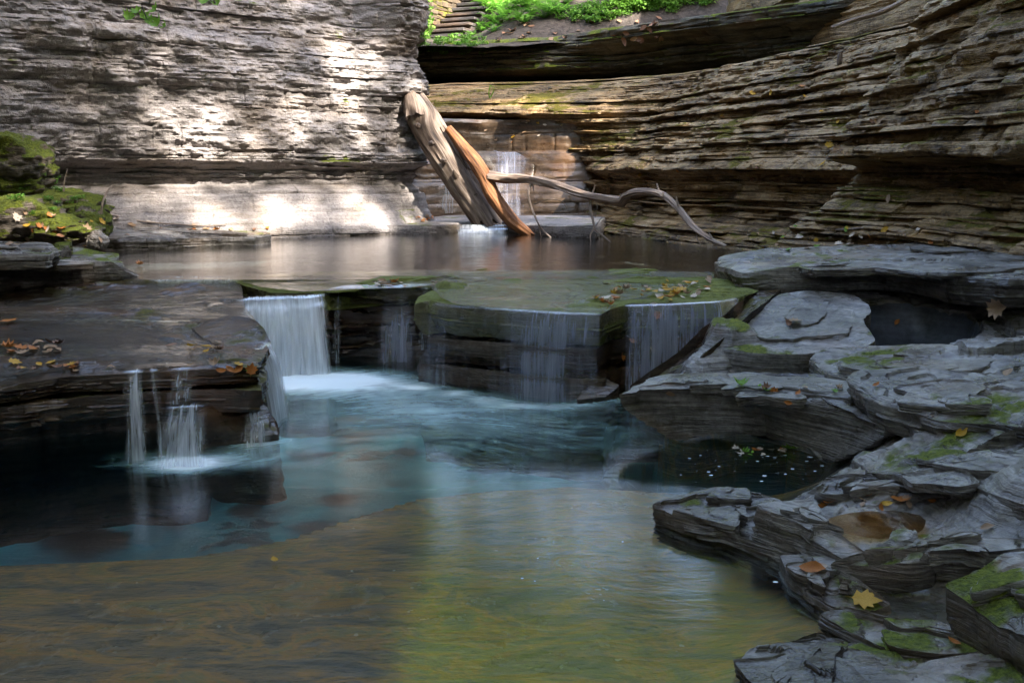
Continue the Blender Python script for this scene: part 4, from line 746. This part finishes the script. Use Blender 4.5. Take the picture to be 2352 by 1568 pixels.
scatter(14, 1400, 690, 16, 6, (.05, .08), *lf('at the right corner of the falls block top'))
scatter(22, 70, 805, 45, 8, (.05, .09), *lf('on the wet platform at the left edge'), mts=('ltan', 'lbrown', 'lorange', 'ltan'))
scatter(16, 130, 845, 90, 5, (.04, .07), *lf('along the front lip of the left platform'), mts=('ltan', 'lbrown', 'lorange', 'lyellow'))
scatter(9, 470, 800, 30, 8, (.05, .08), *lf('beside the rounded wet boulder'), mts=('ltan', 'lyellow', 'lbrown'))
scatter(7, 540, 848, 28, 6, (.05, .08), *lf('at the right corner of the left ledge'), mts=('lyellow', 'lorange', 'ltan', 'lgreen'))
scatter(10, 910, 654, 34, 4, (.05, .09), *lf('on the lip above the dark recess'), mts=('ltan', 'lorange', 'lpale'))
scatter(40, 1900, 548, 220, 26, (.05, .085), *lf('on the flat layers above the thick ledge slab'), gauss=False, mts=('ltan', 'lyellow', 'lorange', 'lpale', 'lgreen'))
scatter(34, 1850, 330, 420, 130, (.05, .1), *lf('caught on the right slope'), gauss=False, mts=('ltan', 'lorange', 'lyellow', 'lbrown', 'ltan'))
scatter(40, 1330, 70, 190, 30, (.1, .2), *lf('on the bank above the overhang'), gauss=False, mts=('lbrown', 'ltan', 'lbrown'))
scatter(16, 1200, 290, 100, 40, (.05, .09), *lf('on the slope behind the log'), gauss=False)
scatter(26, 130, 530, 80, 20, (.05, .1), *lf('on the mossy left bank'), mts=('ltan', 'lorange', 'lbrown', 'lpale', 'lyellow'))
scatter(14, 480, 526, 80, 4, (.05, .09), *lf('on the long flat slab below the cliff'), mts=('ltan', 'lbrown', 'lorange'))
scatter(14, 1740, 1040, 60, 8, (.03, .055), *lf('floating in the dark corner under the overhanging slab'), mts=('lpale', 'ltan', 'lorange', 'lgreen'))
scatter(12, 1800, 900, 110, 12, (.04, .06), *lf('on top of the overhanging slab'), mts=('lorange', 'ltan', 'lbrown', 'lgreen'))
scatter(10, 2040, 1150, 70, 8, (.04, .06), *lf('beside the amber rock puddle'), mts=('lorange', 'ltan', 'lyellow'))
scatter(7, 1490, 740, 60, 40, (.05, .08), *lf('stuck on the bluish water sheet by the gully'), mts=('ltan', 'lorange', 'lpale'))
scatter(10, 980, 504, 22, 3, (.06, .1), *lf('on the sill left of the small cascade'), mts=('lorange', 'ltan'))
for x, y, s, mt, kd, lab in [(1990, 1384, .1, 'lyellow', 'maple', 'large yellow maple leaf on wet slab near the bottom right'), (1868, 1310, .1, 'lorange', 'oval', 'curled brown leaf on the dark-edged slab at the pool edge'), (1888, 1306, .055, 'lpale', 'oval', 'small pale leaf touching the curled brown leaf'), (2192, 1482, .045, 'lorange', 'oval', 'small orange leaf near the bottom right corner'), (2268, 1214, .055, 'ltan', 'oval', 'cupped tan leaf on the slab behind the corner boulder'), (2296, 705, .13, 'ltan', 'maple', 'large pale tan leaf right of the pothole'), (1828, 741, .1, 'ltan', 'maple', 'tan leaf pair on the pale smooth dome of rock'), (1815, 744, .07, 'lbrown', 'oval', 'brown leaf beside the tan leaf on the smooth dome'), (2068, 1152, .09, 'lorange', 'oval', 'long rolled orange leaf above the amber puddle'), (2205, 998, .07, 'lyellow', 'oval', 'yellow leaf lying right of the dark-faced slab'), (1700, 888, .09, 'lgreen', 'maple', 'green leaf on top of the overhanging slab'), (1815, 1035, .1, 'lgreen', 'maple', 'green leaf floating in the dark corner'), (2060, 742, .06, 'lorange', 'oval', 'orange leaf at the rim of the pothole'), (2318, 860, .09, 'ltan', 'oval', 'tan leaf in the rusty puddle at the right edge'), (20, 742, .12, 'lorange', 'maple', 'big orange leaf at the left edge of the platform'), (1842, 200, .09, 'lorange', 'maple', 'bright orange leaf alone on the upper right slope'), (1905, 336, .1, 'lyellow', 'maple', 'yellow leaf above the corner of the right ledge'), (1930, 366, .1, 'lyellow', 'oval', 'yellow leaf at the corner of the right ledge'), (840, 662, .06, 'lgreen', 'oval', 'green leaf hanging in the dark recess'), (2140, 560, .07, 'lorange', 'oval', 'upright orange leaf on the thick ledge slab'), (630, 1292, .05, 'lyellow', 'oval', 'yellow leaf drifting at the edge of the drowned shelf'), (320, 610, .08, 'lorange', 'maple', 'orange leaf on the tip of the layered slab')]:
    put_leaf(x, y, s, mt, kd, lab, None, tilt=.2)
# foam flecks drifting in the dark corner
fv, ff = [], []
for k in range(80):
    p = W(random.gauss(1760, 110), random.gauss(1065, 24), .004) if k < 70 else W(random.uniform(1100, 1800), random.uniform(1180, 1500), .004); a = .0015 + .0065 * random.random() ** 2.5; n0 = len(fv)
    for q in range(7): th = q / 7 * 6.283; fv.append((p[0] + a * 1.5 * math.cos(th), p[1] + a * math.sin(th), .004 if bedz(p[0], p[1]) < 0 else -.5))
    ff.append(tuple(range(n0, n0 + 7)))
M['fleck'] = plain('foam_fleck', (.6, .65, .7), (.8, .85, .9), 20., .6, .1)
tag(mk('foam_flecks', fv, ff, M['fleck'], smooth=False), 'white foam flecks drifting on the pool', kind='stuff')

# ---------------------------------------------------------------- maple twigs hanging in at the upper left
def maple_branch(label, tw, leaves, d):
    root = empty('maple_branch', tw[0], label, 'branch'); tube('twig', tw, np.linspace(.03, .003, len(tw)), M['bark'], root, 7, 6, .1, 3, 51)
    for x, y, s, rx, rz in leaves:
        o = bpy.data.objects.new('leaf', LM['maple', 'lgreen', random.randrange(3)]); COL.objects.link(o); p = D(x, y, d + random.uniform(-.05, .05))
        o.parent = root; o.matrix_parent_inverse = root.matrix_world.inverted()
        o.matrix_world = Matrix.Translation(Vector(p)) @ Matrix.Rotation(rz, 4, 'Y') @ Matrix.Rotation(rx, 4, 'X') @ Matrix.Diagonal((s, s, s, 1))
maple_branch('twig of bright green maple leaves hanging before the cliff, upper left', [(-7.6, 10.6, 8.0), (-6, 9.6, 6.5), (-4.4, 9.2, 4.6), D(322, -40, 9.0), D(325, 10, 9.), D(338, 45, 9.)], [(298, 40, .12, .9, .5), (316, 26, .11, .8, -.3), (332, 36, .1, 1., .9), (356, 22, .12, .7, -.8), (345, 48, .1, 1., .2), (362, 56, .14, .8, -.5), (380, 60, .09, .6, -1.)], 9.)
maple_branch('few green maple leaves poking in at the top left of centre', [(-6.2, 11, 8.0), (-4.8, 10, 6.4), (-3.4, 9.3, 4.6), D(478, -30, 9.1), D(482, 2, 9.1)], [(468, 4, .11, .8, .3), (500, 8, .1, .9, -.4), (520, -2, .1, .7, -.6), (548, -1, .1, .7, .6)], 9.1)

# ---------------------------------------------------------------- stone steps, ferns and plants on the bank
M['step'] = rock_mat('step_stone', [(.2, (.015, .013, .012)), (.5, (.05, .045, .043)), (.85, (.11, .1, .1))], moss=.3, bump=.5, lam=20.)
M['wallstone'] = rock_mat('mossy_wall_stone', [(.2, (.025, .02, .014)), (.5, (.08, .06, .04)), (.85, (.16, .12, .085))], moss=.45, moss_hi=(.2, .18, .02), bump=.6, lam=20.)
def box(name, c, sz, rz, mat, parent, jit=.0, bev=.015):
    import bmesh
    bm = bmesh.new(); bmesh.ops.create_cube(bm, size=1.)
    for v in bm.verts: v.co = Vector((v.co.x * sz[0], v.co.y * sz[1], v.co.z * sz[2])) + Vector((random.uniform(-jit, jit), random.uniform(-jit, jit), random.uniform(-jit, jit) * .5))
    bmesh.ops.bevel(bm, geom=bm.edges[:], offset=bev, segments=1, affect='EDGES'); bmesh.ops.rotate(bm, verts=bm.verts, cent=(0, 0, 0), matrix=Matrix.Rotation(rz, 3, 'Z')); bmesh.ops.translate(bm, verts=bm.verts, vec=Vector(c))
    me = bpy.data.meshes.new(name); bm.to_mesh(me); bm.free(); me.materials.append(mat); o = bpy.data.objects.new(name, me); COL.objects.link(o); o.parent = parent; o.matrix_parent_inverse = parent.matrix_world.inverted(); return o
s0 = D(1022, 82, 25.2); rz = -.42; dirv = np.array([math.sin(-rz), math.cos(rz), 0]); lat = np.array([math.cos(rz), math.sin(rz), 0])
stp_ = empty('stone_steps', s0, 'flight of grey stone steps climbing out of the gorge', 'steps')
for k in range(13):
    c = s0 + dirv * (.3 * k) + np.array([0, 0, .168 * k]); box('step', c + [0, 0, -.03], (.95, .46, .075), rz, M['step'], stp_, .006, .012); box('riser', c + dirv * .08 + [0, 0, -.16], (.9, .3, .2), rz, M['step'], stp_, .004, .01)
wl_ = empty('stone_wall', s0 - lat * .75, 'mossy stepped dry-stone wall beside the stone steps', 'wall')
for k in range(13):
    b = s0 - lat * .68 + dirv * (.3 * k - .25); top = .35 + .168 * k; z = -.5 + .168 * max(0, k - 3)
    while z < top:
        h = random.uniform(.09, .16); box('stone', b + lat * random.uniform(-.03, .03) + [0, 0, z + h / 2], (random.uniform(.34, .46), .31, h - .012), rz + random.uniform(-.08, .08), M['wallstone'], wl_, .015, .015); z += h
def frond_mesh(L, sd):
    r = random.Random(sd); V, Fc = [], []; n = 18; dr = r.uniform(.5, .9)
    pt = lambda t: (L * (t - .12 * t * t), 0, L * (.75 * t - dr * t * t))
    for i in range(1, n):
        t = i / n; x, _, z = pt(t); w = L * .2 * math.sin(math.pi * min(1, t * .85 + .16)) * (1.1 - t * .5); s = L / n * .5
        for sg in (-1, 1):
            k = len(V); V += [(x - s * .5, 0, z), (x + s * .5, 0, z), (x + s * 1.5, sg * w, z - w * .25 + r.uniform(-.01, .01)), (x + s * .3, sg * w * .6, z - w * .05)]; Fc.append((k, k + 1, k + 2, k + 3))
    for i in range(n):
        a, b = pt(i / n), pt((i + 1) / n); k = len(V); V += [(a[0], -.004, a[2]), (a[0], .004, a[2]), (b[0], .003, b[2]), (b[0], -.003, b[2])]; Fc.append((k, k + 1, k + 2, k + 3))
    me = bpy.data.meshes.new('frond'); me.from_pydata(V, [], Fc); me.update(); me.materials.append(M['fern']); return me
M['fern'] = plain('fern_green', (.07, .22, .02), (.17, .38, .04), 6., .6, .2, trans=.4)
M['herb'] = plain('herb_green', (.06, .18, .02), (.18, .33, .05), 8., .6, .2, trans=.4)
FR = [frond_mesh(.8, i) for i in range(5)]
def fern(x, y, size, label, group, nf=13, off=0):
    h = hit(x, y)
    if not h: return
    p = h[0]; root = empty('fern', p, label, 'fern', group)
    for k in range(nf):
        o = bpy.data.objects.new('frond', random.choice(FR)); COL.objects.link(o); o.parent = root; s = size * random.uniform(.7, 1.15)
        o.rotation_euler = (random.uniform(-.2, .2), random.uniform(-.55, .1), k / nf * 6.283 + random.uniform(-.3, .3)); o.scale = (s, s, s)
fg = ('bright green fern on the bank beside the stone steps', 'ferns beside the stone steps')
for x, y, s in [(1118, 30, .7), (1140, 12, .7), (1130, 48, .6), (1155, 36, .75), (1175, 22, .75), (1205, 14, .75), (1240, 20, .7), (1270, 12, .7), (1160, 4, .75), (1210, 2, .8), (1120, 8, .6), (1300, 8, .6), (1250, 42, .55), (1190, 42, .65), (1100, 60, .5), (1220, 34, .75), (1145, 58, .6), (1128, 20, .9), (1150, 22, 1.), (1185, 10, 1.), (1230, 8, 1.), (1165, 48, .8), (1205, 52, .7), (1260, 30, .8), (1285, 30, .7), (1110, 72, .5), (1132, 74, .5)]: fern(x, y, s, *fg)
fg = ('low yellow-green fern on the ledge below the stone steps', 'ferns below the stone steps')
for x, y, s in [(1050, 104, .36), (1066, 97, .42), (1078, 108, .4), (1034, 112, .3), (1056, 112, .36), (1088, 92, .42), (1076, 84, .4)]: fern(x, y, s, *fg)
def herb_mesh(n, sp, ls, sd, hgt):
    r = random.Random(sd); V, Fc = [], []
    for _ in range(n):
        a = r.uniform(0, 6.28); q = r.random() ** .6 * sp; c = Vector((math.cos(a) * q, math.sin(a) * q, r.uniform(.02, hgt))); s = ls * r.uniform(.6, 1.3)
        Rm = Matrix.Rotation(r.uniform(0, 6.28), 3, 'Z') @ Matrix.Rotation(r.uniform(-.9, .9), 3, 'X') @ Matrix.Rotation(r.uniform(-.6, .6), 3, 'Y'); k = len(V)
        for v in ((0, -.5, 0), (.28, -.1, .05), (.2, .3, .04), (0, .55, -.05), (-.2, .3, .04), (-.28, -.1, .05)): V.append(tuple(c + Rm @ (Vector(v) * s)))
        Fc += [(k, k + 1, k + 2, k + 3), (k, k + 3, k + 4, k + 5)]
    me = bpy.data.meshes.new('leafy_plant'); me.from_pydata(V, [], Fc); me.update(); me.materials.append(M['herb']); return me
HM = [herb_mesh(60, .22, .1, i, .22) for i in range(4)]; BM = [herb_mesh(420, .55, .13, 20 + i, .9) for i in range(3)]
def plant(x, y, s, label, group, ms=HM, nm='leafy_plant'):
    h = hit(x, y)
    if not h: return
    o = bpy.data.objects.new(nm, random.choice(ms)); COL.objects.link(o); o.location = h[0]; o.rotation_euler = (0, 0, random.uniform(0, 6.28)); o.scale = (s, s, s * random.uniform(.7, 1.1)); tag(o, label, 'plant', group)
for k in range(120):
    t = random.random(); x = 1290 + 330 * t + random.uniform(-30, 30); plant(x, max(1, 72 - 58 * t - random.random() * 50), random.uniform(.4, .9), 'low green plant on the bank above the overhang, ' + ('just right of the ferns', 'midway along the bank', 'toward the top edge of the picture')[min(2, int(t * 3))], 'low plants above the overhang, ' + ('by the ferns', 'midway', 'by the top edge')[min(2, int(t * 3))])
for k in range(26): plant(random.uniform(955, 1120), random.uniform(86, 128), random.uniform(.3, .65), 'small green plant on the mossy rim under the ferns', 'small plants on the mossy rim')
for k in range(34):
    x, d = random.uniform(915, 968), random.uniform(24.5, 28.5); X0 = (x - 1176) / F * d; o = bpy.data.objects.new('bush', random.choice(BM)); COL.objects.link(o)
    o.location = (X0, d, float(hillz(X0, d))); sc = random.uniform(.6, 1.); o.scale = (sc, sc, sc); o.rotation_euler = (0, 0, k); tag(o, 'green undergrowth left of the dry-stone wall', 'plant', 'undergrowth left of the wall')
for k in range(8): plant(random.uniform(1400, 1560), random.uniform(1, 18), random.uniform(.5, .8), 'leafy bush at the top edge right of the ferns', 'bushes at the top edge', BM, 'bush')
for k in range(16): plant(random.uniform(5, 190), random.uniform(400, 520), random.uniform(.15, .32), 'tiny green plant growing on the mossy left bank', 'tiny plants on the mossy bank')
h = hit(1125, 226)
if h:
    p = np.array(h[0]); gr = empty('grass_sprig', p, 'single bright green sprig growing on the rock slope behind the log', 'plant'); kx = p[1] / F
    tube('stem', [p, p + np.array([-2 * kx, 0, 12 * kx]), p + np.array([2 * kx, 0, 28 * kx]), p + np.array([9 * kx, 0, 22 * kx])], [.014, .012, .01, .004], M['lgreen'], gr, 6, 6, .1)
    tube('blade', [p, p + np.array([6 * kx, 0, 10 * kx]), p + np.array([9 * kx, 0, 20 * kx])], [.01, .012, .003], M['lgreen'], gr, 6, 6, .1)

# ---------------------------------------------------------------- trees: unseen on the right rim, crowns shaped for dapples; and beyond the steps
M['canopy'] = plain('tree_leaves', (.15, .25, .005), (.36, .45, .01), 4., .55, .2, trans=.45)
S = np.array(SUN); A1 = np.cross(S, [0, 0, 1.]); A1 /= np.linalg.norm(A1); A2 = np.cross(A1, S)
ab = lambda p: np.array([np.dot(p, A1), np.dot(p, A2)])
cd = lambda x: np.interp(x, [0, 240, 620, 950], [11.6, 12.6, 13.2, 14.6])
LIT = []                                          # gaps left in unseen crowns to sun chosen spots: (centre, radius, openness)
for x, y, r, o in [(380, 200, .3, .9), (430, 240, .3, .8), (480, 270, .45, 1), (540, 300, .3, .8), (610, 265, .35, .9), (680, 200, .5, .6), (740, 170, .3, .9), (760, 230, .35, .7), (830, 30, .4, 1), (870, 90, .35, 1), (840, 140, .35, 1), (900, 60, .3, 1), (840, 210, .3, .9), (860, 270, .3, 1), (830, 330, .4, .8), (640, 330, .4, .55), (750, 340, .5, .6), (500, 350, .5, .45),
                    (500, 470, .3, 1), (560, 490, .4, .9), (650, 480, .4, 1), (720, 470, .3, .9), (800, 460, .35, .9), (870, 480, .35, 1), (930, 505, .35, .8), (600, 520, .4, .6), (760, 520, .5, .6), (600, 100, .6, .35), (450, 230, 1.2, .45), (700, 230, 1.5, .55), (600, 450, 1.5, .5), (850, 350, 1., .55), (330, 180, .8, .3)]: LIT.append((ab(D(x, y, cd(x))), r, o))
for x, y, r, d, o in [(950, 250, .32, 15, 1), (985, 310, .32, 15, 1), (1020, 370, .32, 14.8, 1), (1060, 420, .32, 14.7, 1), (1090, 460, .3, 14.6, .8), (1060, 335, .2, 14.6, 1), (1100, 380, .25, 14.4, 1), (1130, 430, .22, 14.3, .9), (1150, 470, .2, 14.3, .8), (1200, 520, .25, 14.1, .6), (1180, 410, .2, 14.1, 1), (1250, 420, .2, 13.6, .9), (1320, 440, .2, 13.1, .9), (1170, 370, .3, 16.7, .9), (1100, 290, .4, 17.4, .8), (1200, 270, .6, 17.6, .9), (1300, 300, .6, 16.8, .9), (1280, 350, .5, 16.5, .9), (1350, 320, .5, 15.5, .8), (1420, 270, .5, 15.6, .7), (1500, 330, .5, 14.2, .5), (1500, 220, .5, 15, .5), (1230, 470, .4, 16.3, .7),
                       (1600, 170, .3, 13.5, .4), (1700, 140, .25, 12.5, .5), (1820, 110, .25, 11.6, .5), (20, 475, .35, 10, .8), (60, 500, .3, 9.8, .8), (110, 515, .3, 9.8, .8), (170, 520, .3, 9.8, .6), (130, 440, .4, 11.2, .35), (430, 530, .5, 12.9, .5), (580, 537, .35, 12.9, .9), (1600, 520, .2, 10.6, .5), (1500, 440, .2, 11.7, .6)]: LIT.append((ab(D(x, y, d)), r, o))
LC = np.array([l[0] for l in LIT]); LR = np.array([l[1] for l in LIT]); LO = np.array([l[2] for l in LIT])
corners = np.array([ab((x, y, z)) for x in (-7, 6) for y in (1, 18) for z in (-1.4, 3.6)]); lo, hi = corners.min(0), corners.max(0)
NL = 230000
q = lo + (hi - lo) * R.rand(NL, 2)
g = .55 + .45 * fbm(q[:, 0] * .55, q[:, 1] * .55, 0, 5, 3)
opn = np.zeros(NL)
for c, r, o in zip(LC, LR, LO): opn = np.maximum(opn, o * np.clip(1.45 - np.linalg.norm(q - c, axis=1) / r, 0, 1).clip(0, 1) ** .6)
keep = R.rand(NL) < np.where(opn <= 0, 1., np.clip(.8 - opn * .8, 0, 1))
q = q[keep]; n = len(q)
mid = np.array([0, 9, 1.]); base = mid - S * np.dot(mid, S)
tt = 13.5 + 7 * R.rand(n); P = q[:, :1] * A1 + q[:, 1:] * A2 + S * (np.dot(mid, S) + tt)[:, None]
# trunks stand on the right rim and behind; leaves belong to the nearest crown
tb = np.array([[9.2, 4.5, 8.4], [8.8, 1.5, 8.4], [9.2, -2.5, 8.4], [9., -6, 8.4], [7.5, -11.5, 5.4], [9, 8.5, 8.4], [3, -12.5, 5.4], [10.5, .5, 8.4]])
cc = np.array([[8.2, 4.5, 14.2], [7.4, .8, 13.2], [8.8, -2.2, 14.2], [10.4, -5.2, 13.2], [6, -6.5, 12.5], [11, 7.5, 13], [2.5, -4.5, 12.5], [12.2, 1.5, 14.4]])
own = np.argmin(((P[:, None] - cc[None]) ** 2).sum(-1), 1)
def leafcards(P, size, sd):
    r = np.random.RandomState(sd); n = len(P); u = r.normal(size=(n, 3)); u /= np.linalg.norm(u, axis=1)[:, None]; w = r.normal(size=(n, 3)); w -= u * (w * u).sum(1)[:, None]; w /= np.linalg.norm(w, axis=1)[:, None]
    s = size * (.7 + .6 * r.rand(n))[:, None]; nn = np.cross(u, w)
    V = np.stack([P - u * s * .5, P + w * s * .33 + nn * s * .06, P + u * s * .55, P - w * s * .33 + nn * s * .06], 1).reshape(-1, 3)
    return V, np.arange(4 * n).reshape(n, 4)
def tree(label, b, crown_c, P, size, sd, group, r0=.16):
    root = empty('broadleaf_tree', b, label, 'tree', group); b = np.asarray(b, float); c = np.asarray(crown_c, float)
    m = b + (c - b) * .5 + np.array([0, 0, .8]); tr = tube('trunk', [b - [0, 0, .4], b + [0, 0, 1.2], m, c, c + (c - m) * .6], [r0, r0 * .85, r0 * .6, r0 * .35, .03], M['bark'], root, 12, 8, .1, 2, sd)
    r = random.Random(sd)
    for k in range(7):
        e = P[r.randrange(len(P))]; s = m + (c - m) * r.random(); tube('limb', [s, s + (e - s) * .5 + np.array([0, 0, .3]), e], [r0 * .3, r0 * .18, .015], M['bark'], tr, 8, 6, .1, 2, sd + k)
    V, Fc = leafcards(P, size, sd); mk('crown', V, Fc, M['canopy'], root, smooth=False)
names = ['leaning over the gorge', 'second along the rim', 'third along the rim', 'fourth along the rim', 'behind the viewer on the right bank', 'farthest up the rim', 'behind the viewer at the stream', 'set back from the rim']
for k in range(len(tb)):
    if (own == k).sum() > 20: tree('unseen leafy tree on the right gorge rim, crown shaped to dapple sunlight, ' + names[k], tb[k], cc[k], P[own == k], .225, 200 + k, 'unseen shade trees on the right rim')
for k, (x, y, hgt, rad) in enumerate([(-4.5, 31, 8, 3.2), (-1.4, 32, 8, 3.2), (1.6, 31.5, 8, 3.2), (4.6, 32, 8.5, 3.4), (8, 30, 9, 3.4), (-8, 34, 10, 3.6), (11.5, 27, 9, 3.4), (2, 39, 13, 4.4), (-5, 40, 13, 4.4), (-1.5, 36, 13, 4.2), (5.5, 38, 14, 4.4), (.5, 44, 18, 5), (-4, 46, 19, 5), (6, 46, 19, 5)]):
    z = float(hillz(x, y)); n = 6500; c = np.array([x, y, z + hgt * .62]); d = R.normal(size=(n, 3)); d /= np.linalg.norm(d, axis=1)[:, None]
    rr = rad * (.45 + .55 * R.rand(n) ** .5) * (1 + .35 * fbm(d[:, 0] * 2, d[:, 1] * 2, d[:, 2] * 2 + k * 5, 3, 3) * 1.5); Pq = c + d * rr[:, None] * np.array([1, 1, 1.15])
    tree('bright leafy tree on the hillside beyond the stone steps', (x, y, z), c, Pq, .3, 300 + k, 'trees beyond the steps', .2)


def blocker_tree(label, b, c, rad, n, sd, group):  # unseen trees, added to keep skylight off camera-facing rock
    d = R.normal(size=(n, 3)); d /= np.linalg.norm(d, axis=1)[:, None]; rr = rad * (.3 + .7 * R.rand(n) ** .5) * (1 + .3 * fbm(d[:, 0] * 2, d[:, 1] * 2, d[:, 2] * 2 + sd, 3, 3))
    tree(label, b, c, np.asarray(c) + d * rr[:, None] * np.array([1.1, 1.1, .9]), .36, sd, group, .2)
for k, (x, y, z, cx, cy_, cz, r_) in enumerate([(-6, -11.5, 5.5, -4.5, -9.5, 9.5, 3.8), (-1.5, -13, 5.5, -.5, -10.5, 10, 4), (3, -13, 5.5, 3, -10.5, 9.5, 3.8), (-8.5, -4, 8.4, -7, -3.5, 11.5, 3.2), (-9, 1.5, 8.4, -7.4, 1.5, 11.5, 3.2), (-9.5, 6.5, 8.4, -8, 6.5, 11.5, 3.2)]):
    blocker_tree('unseen leafy tree added to block skylight, ' + ['behind the viewer on the left', 'behind the viewer in the middle', 'behind the viewer on the right', 'first on the left rim', 'second on the left rim', 'third on the left rim'][k], (x, y, z), (cx, cy_, cz), r_, 5200, 400 + k, 'unseen trees added to block skylight')
